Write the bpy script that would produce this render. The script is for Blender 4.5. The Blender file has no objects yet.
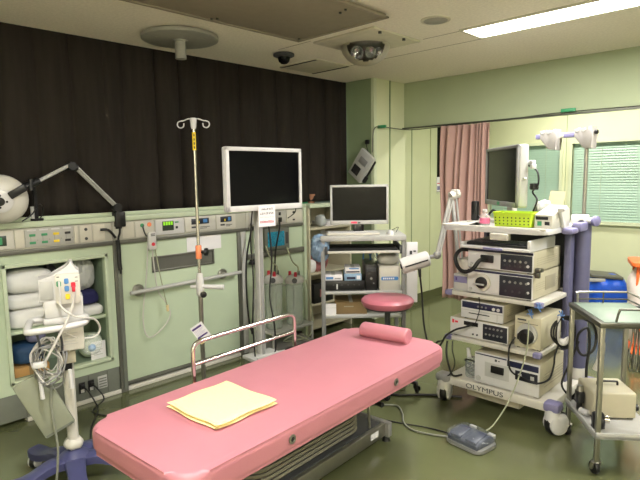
import bpy, bmesh, math, random
from mathutils import Vector, Matrix
random.seed(7)
R = math.radians
scene = bpy.context.scene
COL = scene.collection

# ------------------------------------------------------------------ materials
def lin(c):
    out = []
    for v in c:
        v = v / 255.0
        out.append(v / 12.92 if v <= 0.04045 else ((v + 0.055) / 1.055) ** 2.4)
    return (out[0], out[1], out[2], 1.0)

MATS = {}
def mat(name, rgb, rough=0.5, metal=0.0, var=0.06, scale=14.0, bump=0.0, bscale=60.0, trans=0.0,
        alpha=1.0, emit=0.0, spec=0.5, stretch=None, coat=0.0):
    if name in MATS: return MATS[name]
    m = bpy.data.materials.new(name); m.use_nodes = True
    nt = m.node_tree; b = nt.nodes['Principled BSDF']
    tc = nt.nodes.new('ShaderNodeTexCoord'); src = tc.outputs['Object']
    if stretch:
        mp = nt.nodes.new('ShaderNodeMapping'); mp.inputs['Scale'].default_value = stretch
        nt.links.new(src, mp.inputs['Vector']); src = mp.outputs['Vector']
    no = nt.nodes.new('ShaderNodeTexNoise'); no.inputs['Scale'].default_value = scale
    no.inputs['Detail'].default_value = 3.0
    nt.links.new(src, no.inputs['Vector'])
    cr = nt.nodes.new('ShaderNodeValToRGB')
    c = lin(rgb)
    cr.color_ramp.elements[0].position = 0.3; cr.color_ramp.elements[1].position = 0.7
    cr.color_ramp.elements[0].color = tuple(max(0, x * (1 - var)) for x in c[:3]) + (1,)
    cr.color_ramp.elements[1].color = tuple(min(1, x * (1 + var)) for x in c[:3]) + (1,)
    nt.links.new(no.outputs['Fac'], cr.inputs['Fac'])
    nt.links.new(cr.outputs['Color'], b.inputs['Base Color'])
    b.inputs['Roughness'].default_value = rough
    b.inputs['Metallic'].default_value = metal
    b.inputs['Specular IOR Level'].default_value = spec
    if coat: b.inputs['Coat Weight'].default_value = coat; b.inputs['Coat Roughness'].default_value = 0.15
    if trans:
        b.inputs['Transmission Weight'].default_value = trans
        b.inputs['IOR'].default_value = 1.15
    if alpha < 1: b.inputs['Alpha'].default_value = alpha
    if emit:
        nt.links.new(cr.outputs['Color'], b.inputs['Emission Color'])
        b.inputs['Emission Strength'].default_value = emit
    if bump:
        n2 = nt.nodes.new('ShaderNodeTexNoise'); n2.inputs['Scale'].default_value = bscale
        nt.links.new(src, n2.inputs['Vector'])
        bp = nt.nodes.new('ShaderNodeBump'); bp.inputs['Strength'].default_value = bump
        bp.inputs['Distance'].default_value = 0.01
        nt.links.new(n2.outputs['Fac'], bp.inputs['Height'])
        nt.links.new(bp.outputs['Normal'], b.inputs['Normal'])
    MATS[name] = m
    return m

M_floor = mat('vinyl_floor', (88, 92, 62), 0.16, var=0.10, scale=2.2, bump=0.02, bscale=7, spec=0.75, coat=0.25)
M_ceil = mat('ceiling_board', (232, 226, 210), 0.9, var=0.07, scale=55, bump=0.15, bscale=140)
M_ceilpanel = mat('ceiling_panel', (140, 132, 114), 0.75, var=0.04, scale=20)
M_ceilwhite = mat('ceiling_fitting_cream', (196, 192, 172), 0.5)
M_ceilgrey = mat('ceiling_fitting_grey', (150, 150, 140), 0.5)
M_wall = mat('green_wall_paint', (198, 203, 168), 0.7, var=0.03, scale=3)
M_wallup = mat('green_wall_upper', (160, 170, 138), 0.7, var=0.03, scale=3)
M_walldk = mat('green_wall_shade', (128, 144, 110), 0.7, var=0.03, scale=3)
M_panel = mat('green_panel', (180, 194, 168), 0.35, var=0.03, scale=4)
M_ledge = mat('green_ledge', (186, 198, 172), 0.3, var=0.03)
M_strip = mat('beige_grey_strip', (176, 174, 162), 0.45, var=0.03)
M_plate = mat('beige_plate', (196, 192, 178), 0.4, var=0.03)
M_gasplate = mat('grey_gas_plate', (166, 165, 158), 0.4, var=0.03)
M_dkrail = mat('grey_rail', (112, 112, 104), 0.35, metal=0.5, var=0.04)
M_kick = mat('grey_kick', (104, 108, 98), 0.5, var=0.05)
M_white = mat('white_plastic', (198, 197, 196), 0.35, var=0.02)
M_white2 = mat('off_white_plastic', (192, 189, 179), 0.4, var=0.03)
M_beige = mat('beige_casing', (182, 176, 152), 0.45, var=0.03)
M_beigedk = mat('dark_beige_casing', (158, 152, 132), 0.5, var=0.03)
M_black = mat('black_plastic', (20, 20, 21), 0.4, var=0.1)
M_blackm = mat('black_matte', (14, 14, 14), 0.8, var=0.1)
M_screen = mat('black_screen', (9, 9, 11), 0.14, var=0.05, spec=0.16)
M_navy = mat('navy_panel', (34, 38, 66), 0.3, var=0.08)
M_dkpanel = mat('charcoal_panel', (38, 40, 48), 0.3, var=0.08)
M_chrome = mat('chrome', (214, 208, 204), 0.16, metal=1.0, var=0.03)
M_steel = mat('brushed_steel', (160, 158, 148), 0.32, metal=0.9, var=0.06)
M_steeldk = mat('dark_steel', (96, 96, 88), 0.38, metal=0.8, var=0.06)
M_grey = mat('mid_grey', (128, 128, 126), 0.45, var=0.04)
M_greylt = mat('light_grey', (172, 172, 168), 0.4, var=0.04)
M_greydk = mat('dark_grey', (62, 64, 66), 0.5, var=0.06)
M_pink = mat('pink_vinyl', (180, 117, 127), 0.42, var=0.025, scale=5, bump=0.04, bscale=180, spec=0.45)
M_pinkst = mat('mauve_pink_vinyl', (170, 98, 110), 0.38, var=0.03, scale=6)
M_towel = mat('yellow_towel', (236, 226, 164), 0.95, var=0.04, scale=60, bump=0.5, bscale=240)
M_lilac = mat('lilac_plastic', (116, 113, 148), 0.45, var=0.04)
M_lilacgr = mat('lilac_grey_post', (88, 88, 116), 0.4, var=0.04)
M_purple = mat('purple_base', (64, 66, 104), 0.42, var=0.04)
M_curt = mat('dark_curtain', (44, 40, 36), 0.95, var=0.12, scale=9, stretch=(3, 3, 0.3), bump=0.1, bscale=200, spec=0.1)
M_pcurt = mat('pink_curtain', (172, 140, 130), 0.9, var=0.04, scale=6, spec=0.1)
M_lime = mat('lime_plastic', (176, 204, 40), 0.4, var=0.04)
M_orange = mat('orange_plastic', (240, 110, 52), 0.4, var=0.04)
M_salmon = mat('salmon_tape', (240, 140, 96), 0.5, var=0.03)
M_red = mat('red_plastic', (200, 40, 60), 0.4, var=0.05)
M_maroon = mat('maroon_cloth', (136, 84, 84), 0.8, var=0.75, scale=14)
M_blue = mat('blue_bag', (24, 82, 196), 0.35, var=0.15, scale=10, bump=0.4, bscale=16)
M_bluetag = mat('blue_plastic', (70, 122, 178), 0.4, var=0.05)
M_bluelt = mat('pale_blue_plastic', (136, 168, 196), 0.35, var=0.2, scale=18, bump=0.5, bscale=22)
M_navycl = mat('navy_cloth', (26, 26, 76), 0.9, var=0.1)
M_greenlab = mat('green_label', (56, 138, 92), 0.5, var=0.05)
M_yellow = mat('yellow_label', (228, 196, 40), 0.5, var=0.05)
M_purlab = mat('purple_label', (70, 44, 112), 0.5, var=0.05)
M_lcd = mat('green_lcd', (130, 200, 40), 0.3, emit=0.5, var=0.25, scale=160)
M_lcddk = mat('dark_lcd', (52, 64, 54), 0.25, var=0.1)
M_bluescr = mat('blue_screen', (30, 120, 146), 0.25, emit=0.12, var=0.45, scale=70)
M_linen = mat('white_linen', (222, 222, 220), 0.9, var=0.04, scale=12, bump=0.3, bscale=18)
M_paper = mat('white_paper', (222, 220, 222), 0.8, var=0.02)
M_paperbag = mat('grey_green_paper', (134, 138, 120), 0.8, var=0.04, bump=0.2, bscale=10)
M_cardb = mat('cardboard', (128, 106, 70), 0.8, var=0.06)
M_clear = mat('clear_plastic', (206, 216, 208), 0.12, var=0.02, alpha=0.32)
M_blind = mat('blind_slats', (150, 178, 160), 0.5, var=0.02, emit=0.06)
M_frame = mat('window_frame_cream', (190, 198, 168), 0.45, var=0.02)
M_glass = mat('window_glass', (200, 220, 230), 0.05, var=0.02, alpha=0.12)
M_sky = mat('daylight', (206, 222, 236), 0.5, emit=1.2, var=0.02)
M_lens = mat('lamp_lens', (255, 253, 244), 0.5, emit=7.0, var=0.01)
M_cable = mat('black_rubber', (18, 18, 18), 0.5, var=0.1)
M_cablegr = mat('grey_rubber', (122, 124, 112), 0.5, var=0.05)
M_cablewh = mat('white_rubber', (190, 187, 181), 0.4, var=0.03)
M_pedal = mat('slate_pedal', (58, 63, 78), 0.35, var=0.08)
M_tableg = mat('grey_green_top', (118, 132, 118), 0.35, metal=0.0, var=0.03)
M_mirror = mat('bright_reflector', (230, 232, 235), 0.08, metal=1.0, var=0.02)
M_tube = mat('clear_tubing', (160, 164, 140), 0.25, var=0.04)
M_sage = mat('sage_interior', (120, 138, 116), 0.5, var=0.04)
M_cream = mat('cream_shelf', (182, 176, 152), 0.5, var=0.03)
M_dkrecess = mat('dark_warm_grey', (88, 88, 80), 0.5, var=0.06)  # dark warm grey for kick panels, seams, the slot and the bin lid

# ------------------------------------------------------------------ mesh builder
class MB:
    def __init__(s):
        s.bm = bmesh.new(); s.mi = 0; s.sharp = 40
    def _tag(s, faces):
        for f in faces: f.material_index = s.mi; f.smooth = True
    def box(s, x0, x1, y0, y1, z0, z1, bev=0.0, seg=2, M=None):
        if x1 < x0: x0, x1 = x1, x0
        if y1 < y0: y0, y1 = y1, y0
        if z1 < z0: z0, z1 = z1, z0
        vs = [s.bm.verts.new((x, y, z)) for z in (z0, z1) for y in (y0, y1) for x in (x0, x1)]
        q = [(0, 2, 3, 1), (4, 5, 7, 6), (0, 1, 5, 4), (2, 6, 7, 3), (0, 4, 6, 2), (1, 3, 7, 5)]
        fs = [s.bm.faces.new([vs[i] for i in f]) for f in q]
        s._tag(fs)
        if bev > 0:
            bev = min(bev, 0.49 * min(x1 - x0, y1 - y0, z1 - z0))
            es = set(e for f in fs for e in f.edges)
            r = bmesh.ops.bevel(s.bm, geom=list(es), offset=bev, segments=seg, affect='EDGES', profile=0.5)
            s._tag(r['faces'])
            vs = list(set(v for f in r['faces'] for v in f.verts) | set(v for v in vs if v.is_valid))
        if M is not None:
            for v in vs:
                if v.is_valid: v.co = M @ v.co
        return s
    def ring(s, c, u, v, r, seg):
        return [s.bm.verts.new(c + u * (r * math.cos(2 * math.pi * i / seg)) + v * (r * math.sin(2 * math.pi * i / seg))) for i in range(seg)]
    def bridge(s, a, b, close=True):
        n = len(a); fs = []
        for i in range(n if close else n - 1):
            j = (i + 1) % n
            fs.append(s.bm.faces.new((a[i], a[j], b[j], b[i])))
        s._tag(fs)
    def cap(s, a, flip=False):
        f = s.bm.faces.new(a[::-1] if flip else a); s._tag([f])
    def cyl(s, p0, p1, r0, r1=None, seg=16, caps=True):
        p0 = Vector(p0); p1 = Vector(p1); r1 = r0 if r1 is None else r1
        d = (p1 - p0).normalized()
        u = d.orthogonal().normalized(); v = d.cross(u)
        a = s.ring(p0, u, v, r0, seg); b = s.ring(p1, u, v, r1, seg)
        s.bridge(a, b)
        if caps: s.cap(a, True); s.cap(b)
        return s
    def lathe(s, prof, c=(0, 0, 0), axis=(0, 0, 1), seg=24):
        c = Vector(c); d = Vector(axis).normalized()
        u = d.orthogonal().normalized(); v = d.cross(u)
        prev = None
        for i, (r, h) in enumerate(prof):
            rg = s.ring(c + d * h, u, v, max(r, 1e-4), seg)
            if prev: s.bridge(prev, rg)
            elif r > 2e-4: s.cap(rg, True)
            prev = rg
        if prof[-1][0] > 2e-4: s.cap(prev)
        return s
    def tube(s, pts, r, seg=8, smooth=4, closed=False):
        P = [Vector(p) for p in pts]
        if smooth > 1 and len(P) > 2:
            Q = []; n = len(P)
            rng = n if closed else n - 1
            for i in range(rng):
                p0 = P[(i - 1) % n] if (closed or i > 0) else P[0]
                p1 = P[i]; p2 = P[(i + 1) % n]
                p3 = P[(i + 2) % n] if (closed or i + 2 < n) else P[-1]
                for k in range(smooth):
                    t = k / smooth
                    Q.append(0.5 * ((2 * p1) + (p2 - p0) * t + (2 * p0 - 5 * p1 + 4 * p2 - p3) * t * t + (3 * p1 - p0 - 3 * p2 + p3) * t ** 3))
            if not closed: Q.append(P[-1])
            P = Q
        n = len(P); rings = []
        t0 = (P[1] - P[0]).normalized(); u = t0.orthogonal().normalized()
        for i in range(n):
            if closed: t = (P[(i + 1) % n] - P[i - 1])
            elif i == 0: t = P[1] - P[0]
            elif i == n - 1: t = P[-1] - P[-2]
            else: t = P[i + 1] - P[i - 1]
            if t.length < 1e-7: t = t0
            t = t.normalized()
            u = (u - t * u.dot(t))
            u = u.normalized() if u.length > 1e-6 else t.orthogonal().normalized()
            v = t.cross(u); rings.append(s.ring(P[i], u, v, r, seg)); t0 = t
        for i in range(n - 1): s.bridge(rings[i], rings[i + 1])
        if closed: s.bridge(rings[-1], rings[0])
        else: s.cap(rings[0], True); s.cap(rings[-1])
        return s
    def prism(s, poly, a0, a1, axis='z', bev=0.0, seg=3):
        def mk(p, a):
            if axis == 'z': return (p[0], p[1], a)
            if axis == 'y': return (p[0], a, p[1])
            return (a, p[0], p[1])
        lo = [s.bm.verts.new(mk(p, a0)) for p in poly]
        hi = [s.bm.verts.new(mk(p, a1)) for p in poly]
        n = len(poly); fs = []
        for i in range(n):
            j = (i + 1) % n
            fs.append(s.bm.faces.new((lo[i], lo[j], hi[j], hi[i])))
        f0 = s.bm.faces.new(lo[::-1]); f1 = s.bm.faces.new(hi)
        s._tag(fs + [f0, f1])
        if bev > 0:
            es = set(list(f0.edges) + list(f1.edges))
            r = bmesh.ops.bevel(s.bm, geom=list(es), offset=bev, segments=seg, affect='EDGES', profile=0.5)
            s._tag(r['faces'])
        return s
    def sheet(s, fn, nu, nv, thick=0.0):
        g = [[s.bm.verts.new(fn(i / nu, j / nv)) for j in range(nv + 1)] for i in range(nu + 1)]
        fs = []
        for i in range(nu):
            for j in range(nv):
                fs.append(s.bm.faces.new((g[i][j], g[i + 1][j], g[i + 1][j + 1], g[i][j + 1])))
        s._tag(fs)
        return s
    def ball(s, c, rx, ry=None, rz=None, seg=16, rings=10, fn=None):
        ry = rx if ry is None else ry; rz = rx if rz is None else rz
        c = Vector(c); prev = None
        top = s.bm.verts.new(c + Vector((0, 0, rz))); bot = s.bm.verts.new(c - Vector((0, 0, rz)))
        fs = []
        for i in range(1, rings):
            ph = math.pi * i / rings; row = []
            for k in range(seg):
                th = 2 * math.pi * k / seg
                d = Vector((math.sin(ph) * math.cos(th), math.sin(ph) * math.sin(th), math.cos(ph)))
                q = 1.0 if fn is None else fn(d)
                row.append(s.bm.verts.new(c + Vector((d.x * rx, d.y * ry, d.z * rz)) * q))
            for k in range(seg):
                j = (k + 1) % seg
                if prev is None: fs.append(s.bm.faces.new((top, row[k], row[j])))
                else: fs.append(s.bm.faces.new((prev[k], row[k], row[j], prev[j])))
            prev = row
        for k in range(seg):
            fs.append(s.bm.faces.new((prev[k], bot, prev[(k + 1) % seg])))
        s._tag(fs)
        return s
    def xf(s, M):
        bmesh.ops.transform(s.bm, matrix=M, verts=s.bm.verts[:]); return s

def rrect(x0, x1, y0, y1, r, n=6):
    pts = []
    for cx, cy, a in ((x1 - r, y1 - r, 0), (x0 + r, y1 - r, 90), (x0 + r, y0 + r, 180), (x1 - r, y0 + r, 270)):
        for k in range(n + 1):
            t = R(a + 90 * k / n); pts.append((cx + r * math.cos(t), cy + r * math.sin(t)))
    return pts

def build(name, mb, mats, parent=None, world=False, label=None):
    if not isinstance(mats, (list, tuple)): mats = [mats]
    if world and parent is not None:
        mb.xf(root_matrix(parent).inverted())
    bmesh.ops.recalc_face_normals(mb.bm, faces=mb.bm.faces[:])
    me = bpy.data.meshes.new(name); mb.bm.to_mesh(me); mb.bm.free()
    for m in mats: me.materials.append(m)
    try: me.set_sharp_from_angle(angle=R(mb.sharp))
    except Exception: pass
    o = bpy.data.objects.new(name, me); COL.objects.link(o)
    if parent is not None: o.parent = parent
    if label: o['label'] = label
    return o

def root_matrix(o):
    m = Matrix.Translation(o.location) @ o.rotation_euler.to_matrix().to_4x4()
    if o.parent: m = root_matrix(o.parent) @ m
    return m

def thing(name, label, cat, loc=(0, 0, 0), rz=0.0, group=None):
    o = bpy.data.objects.new(name, None); COL.objects.link(o)
    o.empty_display_size = 0.1
    o.location = loc; o.rotation_euler = (0, 0, R(rz))
    o['label'] = label; o['category'] = cat
    if group: o['group'] = group
    return o

def tag(o, label, cat, group=None):
    o['label'] = label; o['category'] = cat
    if group: o['group'] = group
    return o

def single(name, mb, mats, label, cat, loc=None, rz=0, group=None):
    """one-mesh thing; mesh given in local coordinates of loc (or world when loc is None: origin moved to base centre)"""
    if loc is None:
        xs = [v.co for v in mb.bm.verts]
        c = Vector(((min(v.x for v in xs) + max(v.x for v in xs)) / 2, (min(v.y for v in xs) + max(v.y for v in xs)) / 2, min(v.z for v in xs)))
        mb.xf(Matrix.Translation(-c)); loc = c
    o = build(name, mb, mats); o.location = loc; o.rotation_euler = (0, 0, R(rz))
    return tag(o, label, cat, group)

def struct(name, mb, mats):
    o = build(name, mb, mats); o['kind'] = 'structure'; return o

def B(*a, **k): return MB().box(*a, **k)

def text_mesh(name, body, size, m, parent, M, depth=0.0015):
    cu = bpy.data.curves.new(name, 'FONT'); cu.body = body; cu.size = size; cu.extrude = depth
    cu.align_x = 'CENTER'; cu.align_y = 'CENTER'
    tmp = bpy.data.objects.new(name + '_curve', cu); COL.objects.link(tmp)
    bpy.context.view_layer.update()
    dg = bpy.context.evaluated_depsgraph_get()
    me = bpy.data.meshes.new_from_object(tmp.evaluated_get(dg))
    bpy.data.objects.remove(tmp)
    me.materials.clear(); me.materials.append(m)
    me.transform(M)
    o = bpy.data.objects.new(name, me); COL.objects.link(o); o.parent = parent
    return o

def caster(parent, x, y, r=0.04, wheel=None, fork=None, turn=0, w=0.022, top=None, hood=False):
    """swivel caster with its wheel touching z=0 (parent's base plane)"""
    top = top or r * 2.5
    wheel = wheel or M_black; fork = fork or M_steel
    c, s_ = math.cos(R(turn)), math.sin(R(turn))
    ax = Vector((c, s_, 0)); fw = Vector((-s_, c, 0))
    cen = Vector((x, y, r)) + fw * (r * 0.35)
    mb = MB()
    if hood:
        for sg in (-1, 1):
            mb.lathe([(r * 0.86, 0), (r * 0.86, w * 0.3), (r * 0.7, w * 0.5)], cen + ax * sg * w * 0.55, ax * sg, 20)
        mb.cyl(Vector((x, y, r * 1.2)), Vector((x, y, top)), r * 0.62, r * 0.55, 14)
    else:
        for sg in (-1, 1):
            a = cen + ax * sg * w * 0.9
            mb.cyl(a - Vector((0, 0, r * .1)), Vector((x, y, r * 2.05)) + ax * sg * w * 0.9, r * 0.3, r * 0.3, 8)
        mb.cyl(Vector((x, y, r * 1.95)), Vector((x, y, top)), r * 0.45, r * 0.3, 10)
    f = build('caster', mb, fork, parent)
    mb = MB(); mb.lathe([(r * .55, -w / 2), (r * .92, -w / 2), (r, -w * .3), (r, w * .3), (r * .92, w / 2), (r * .55, w / 2)], cen, ax, 22)
    build('wheel', mb, wheel, f)
    return f

# ------------------------------------------------------------------ camera
CAM = Vector((3.82, 0.0, 1.60))
yaw, pitch, roll = R(44.0), R(6.6), R(-0.86)
fw = Vector((-math.sin(yaw) * math.cos(pitch), math.cos(yaw) * math.cos(pitch), -math.sin(pitch)))
rt = Vector((math.cos(yaw), math.sin(yaw), 0)); up = rt.cross(fw)
rt2 = rt * math.cos(roll) + up * math.sin(roll); up2 = -rt * math.sin(roll) + up * math.cos(roll)
cam = bpy.data.cameras.new('camera'); cam.sensor_width = 36.0; cam.lens = 36.0 * 536 / 640
cam.clip_start = 0.05
co = bpy.data.objects.new('camera', cam); COL.objects.link(co)
co.matrix_world = Matrix(((rt2.x, up2.x, -fw.x, CAM.x), (rt2.y, up2.y, -fw.y, CAM.y), (rt2.z, up2.z, -fw.z, CAM.z), (0, 0, 0, 1)))
scene.camera = co

# ------------------------------------------------------------------ room shell
struct('floor', B(-0.4, 6.6, -2.6, 6.7, -0.05, 0.0), M_floor)
mb = MB()
mb.box(-0.03, 6.6, -2.6, 5.0, 2.60, 2.66)                       # ceiling, stops short of the curtain recess
mb.box(-0.45, 6.6, 5.0, 6.7, 2.60, 2.66)
mb.box(-0.45, -0.03, 4.41, 5.0, 2.60, 2.66)
mb.box(-0.45, -0.04, -2.6, 4.41, 2.80, 2.85)                    # roof of the curtain recess
mb.box(-0.03, -0.02, -2.6, 4.41, 2.605, 2.82)
struct('ceiling', mb, M_ceil)
mb = MB()
mb.box(-0.45, -0.33, -2.6, 3.3, 0, 2.85); mb.box(-0.45, -0.33, 3.3, 4.6, 0, 1.5); mb.box(-0.45, -0.33, 3.3, 4.6, 2.45, 2.85)
struct('wall_left', mb, M_wall)
M_walllt = mat('cream_wall_paint', (226, 224, 206), 0.8, var=0.02, scale=3)
struct('wall_right', B(6.5, 6.6, -2.6, 6.7, 0, 2.6), M_walllt)
struct('wall_front', B(-0.4, 6.6, -2.7, -2.6, 0, 2.6), M_walllt)
# window behind the dark curtains, only a sliver of daylight shows at its end
mb = MB(); mb.box(-0.44, -0.42, 3.3, 4.41, 1.5, 2.45)
w1 = struct('window_1', mb, M_sky)
mb = MB()
for z in (1.5, 2.42): mb.box(-0.41, -0.33, 3.3, 4.41, z, z + 0.03)
for y in (3.3, 3.85, 4.38): mb.box(-0.41, -0.36, y, y + 0.03, 1.5, 2.45)
build('window_frame', mb, M_steel, w1)
# pillar in the corner and the header beam over the bay behind
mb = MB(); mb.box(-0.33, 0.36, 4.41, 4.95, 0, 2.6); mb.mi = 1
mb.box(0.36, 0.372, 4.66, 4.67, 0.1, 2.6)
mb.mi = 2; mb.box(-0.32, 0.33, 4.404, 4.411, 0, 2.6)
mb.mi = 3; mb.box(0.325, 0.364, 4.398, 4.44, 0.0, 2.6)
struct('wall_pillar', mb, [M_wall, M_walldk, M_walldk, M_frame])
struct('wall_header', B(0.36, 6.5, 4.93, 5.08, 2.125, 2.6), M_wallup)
mb = MB()
mb.box(-0.1, 0.0, 4.95, 6.16, 0, 2.6); mb.box(-0.1, 0, 6.16, 6.6, 0, 1.36); mb.box(-0.1, 0, 6.16, 6.6, 2.25, 2.6)
mb.box(0.0, 0.012, 6.02, 6.16, 0.1, 2.3); mb.mi = 1
mb.box(0.0, 0.004, 5.60, 5.615, 0.1, 2.6)
struct('wall_bay', mb, [M_wall, M_walldk])
mb = MB(); mb.box(-0.09, -0.07, 6.16, 6.6, 1.36, 2.25)
w2 = struct('window_2', mb, M_screen)
mb = MB(); mb.box(-0.07, 0.0, 6.16, 6.19, 1.36, 2.25); mb.box(-0.07, 0.0, 6.16, 6.6, 1.36, 1.39)
build('window_frame', mb, M_frame, w2)
# far wall with the blinds
mb = MB()
X0, X1, XM0, XM1, X2 = 0.55, 1.42, 1.42, 1.56, 3.1
zb_, zt_ = 1.06, 1.95
mb.box(-0.1, X0, 6.6, 6.7, 0, 2.6); mb.box(X0, 6.6, 6.6, 6.7, 0, zb_); mb.box(X0, 6.6, 6.6, 6.7, zt_, 2.6)
mb.box(X2, 6.6, 6.6, 6.7, zb_, zt_); mb.box(XM0, XM1, 6.6, 6.7, zb_, zt_)
mb.mi = 1
mb.box(1.485, 1.492, 6.597, 6.6, 0.1, 2.6); mb.box(0, 3.6, 6.597, 6.6, 1.0, 1.006)
struct('wall_back', mb, [M_wall, M_walldk])
def blind_window(n, xa, xb, label):
    w = struct('window_%d' % n, B(xa, xb, 6.66, 6.665, zb_, zt_), M_glass)
    mb = MB(); t = 0.035
    mb.box(xa - t, xb + t, 6.585, 6.62, zt_, zt_ + t); mb.box(xa - t, xb + t, 6.56, 6.62, zb_ - t, zb_)
    mb.box(xa - t, xa, 6.585, 6.62, zb_, zt_); mb.box(xb, xb + t, 6.585, 6.62, zb_, zt_)
    build('window_frame', mb, M_frame, w)
    t_ = thing('window_blind', label, 'blind', ((xa + xb) / 2, 6.64, zb_))
    mb = MB(); n_ = 30; h = zt_ - zb_
    for i in range(n_):
        z = h * (i + 0.5) / n_
        mb.box(-(xb - xa) / 2 + .004, (xb - xa) / 2 - .004, -0.0165, 0.0165, -0.0006, 0.0006, M=Matrix.Translation((0, 0, z)) @ Matrix.Rotation(R(68), 4, 'X'))
    build('slat_panel', mb, M_blind, t_)
    mb = MB(); mb.box(-(xb - xa) / 2 + .004, (xb - xa) / 2 - .004, -0.016, 0.016, h - 0.02, h); build('head_rail', mb, M_blind, t_)
    mb = MB()
    for x in (-(xb - xa) * .3, (xb - xa) * .3): mb.cyl((x, -0.014, 0), (x, -0.014, h), 0.0015, seg=6)
    build('ladder_cord', mb, M_frame, t_)
blind_window(3, X0, X1, 'narrow pale green venetian blind in the window left of the cream mullion')
blind_window(4, XM1, X2, 'wide pale green venetian blind in the window right of the cream mullion')
# coved vinyl skirting of the bay
mb = MB(); mb.box(0.0, 0.012, 4.95, 6.6, 0, 0.1); struct('baseboard_bay', mb, M_floor)
mb = MB(); mb.box(0.0, 6.5, 6.588, 6.6, 0, 0.1); struct('baseboard_back', mb, M_floor)
mb = MB(); mb.box(0.36, 0.372, 4.41, 4.95, 0, 0.1); mb.box(-0.3, 0.372, 4.388, 4.40, 0, 0.1); struct('baseboard_pillar', mb, M_floor)
# header rail with the thin pipe along it
mb = MB(); mb.box(0.36, 6.5, 4.895, 4.93, 2.112, 2.126); struct('trim_1', mb, M_steeldk)
t_ = thing('wire_line', 'thin grey wire strung along the rail under the header beam', 'wire', (0.4, 4.88, 2.13))
mb = MB(); mb.tube([(0.37, 4.36, 1.85), (0.385, 4.37, 2.08), (0.40, 4.5, 2.11), (0.46, 4.90, 2.10), (0.9, 4.90, 2.105), (1.6, 4.90, 2.12), (2.1, 4.90, 2.135), (3.2, 4.90, 2.125), (4.2, 4.90, 2.12)], 0.005, 6, 5)
build('wire', mb, M_steeldk, t_, world=True)
for p in ((0.40, 4.47, 2.11, 'green clip'), (2.1, 4.88, 2.145, 'green clip')):
    mb = MB(); mb.box(p[0] - .06, p[0] + .06, p[1] - .012, p[1] + .012, p[2] - .012, p[2] + .018, 0.004)
    build('clip', mb, M_greenlab, t_, world=True, label='green clip')

# ------------------------------------------------------------------ ceiling fittings
# added light on a stand, out of view, put in to brighten the ceiling
t = thing('added_fill_light', 'added unseen fill light on a grey stand, brightening the ceiling', 'fill light', (5.3, -1.4, 0))
mb = MB(); mb.lathe([(.15, 0), (.15, .02), (.02, .04), (.015, 1.72), (.03, 1.74)], seg=24); build('pole', mb, M_steel, t)
mb = MB(); mb.lathe([(.03, 1.72), (.12, 1.78), (.18, 1.86), (.17, 1.86), (.11, 1.79), (0, 1.75)], seg=28); build('fill_bowl', mb, M_greylt, t)
la = bpy.data.lights.new('ceiling_fill', 'AREA'); la.shape = 'DISK'; la.size = 0.3; la.energy = 190; la.color = (1.0, 0.95, 0.88)
lo = bpy.data.objects.new('ceiling_fill', la); COL.objects.link(lo); lo.location = (5.3, -1.4, 1.87); lo.rotation_euler = (math.pi, 0, 0)
def ceiling_lamp(x0, x1, y0, y1, label, power, tint=(1.0, 0.968, 0.93)):
    t = thing('ceiling_light', label, 'ceiling light', ((x0 + x1) / 2, (y0 + y1) / 2, 2.6), 0)
    mb = MB(); q = 0.02
    for a in ((x0 - q, x1 + q, y0 - q, y0), (x0 - q, x1 + q, y1, y1 + q), (x0 - q, x0, y0, y1), (x1, x1 + q, y0, y1)):
        mb.box(*a, 2.588, 2.6)
    build('frame', mb, M_ceilwhite, t, world=True)
    build('diffuser', B(x0, x1, y0, y1, 2.592, 2.599), M_lens, t, world=True)
    la = bpy.data.lights.new('ceiling_lamp', 'AREA'); la.shape = 'RECTANGLE'; la.size = x1 - x0; la.size_y = y1 - y0
    la.energy = power; la.color = tint
    lo = bpy.data.objects.new('ceiling_lamp', la); COL.objects.link(lo)
    lo.location = ((x0 + x1) / 2, (y0 + y1) / 2, 2.58)
ceiling_lamp(1.885, 3.15, 3.45, 3.725, 'long glowing fluorescent ceiling light over the endoscopy cart', 62)
ceiling_lamp(3.6, 4.8, 3.50, 3.71, 'fluorescent ceiling light further along the same row', 70)
ceiling_lamp(1.9, 3.1, 0.5, 0.72, 'fluorescent ceiling light over the couch foot', 60)
ceiling_lamp(4.2, 5.4, -1.2, -0.98, 'fluorescent ceiling light near the entrance', 32)
ceiling_lamp(1.2, 2.6, 5.75, 5.95, 'fluorescent ceiling light in the bay behind the header', 38, (1.0, 0.95, 0.85))

t = thing('ceiling_hatch', 'large brownish square ceiling panel with a raised rim and screws', 'ceiling panel', (1.3, 2.1, 2.6))
mb = MB(); mb.box(0.97, 1.74, 1.45, 2.77, 2.575, 2.599, 0.004); build('panel', mb, M_ceilpanel, t, world=True)
mb = MB()
for a in ((0.955, 1.76, 2.745, 2.775), (0.955, 0.98, 1.45, 2.775), (1.735, 1.76, 1.45, 2.775), (0.955, 1.76, 1.43, 1.455)):
    mb.box(*a, 2.568, 2.578, 0.002)
build('rim', mb, M_ceilpanel, t, world=True)
for p in ((1.62, 2.48), (1.68, 2.46), (1.02, 2.72), (1.0, 2.0), (1.03, 2.02)):
    mb = MB(); mb.cyl((p[0], p[1], 2.565), (p[0], p[1], 2.575), 0.008, seg=10); build('screw', mb, M_steeldk, t, world=True)

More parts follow.
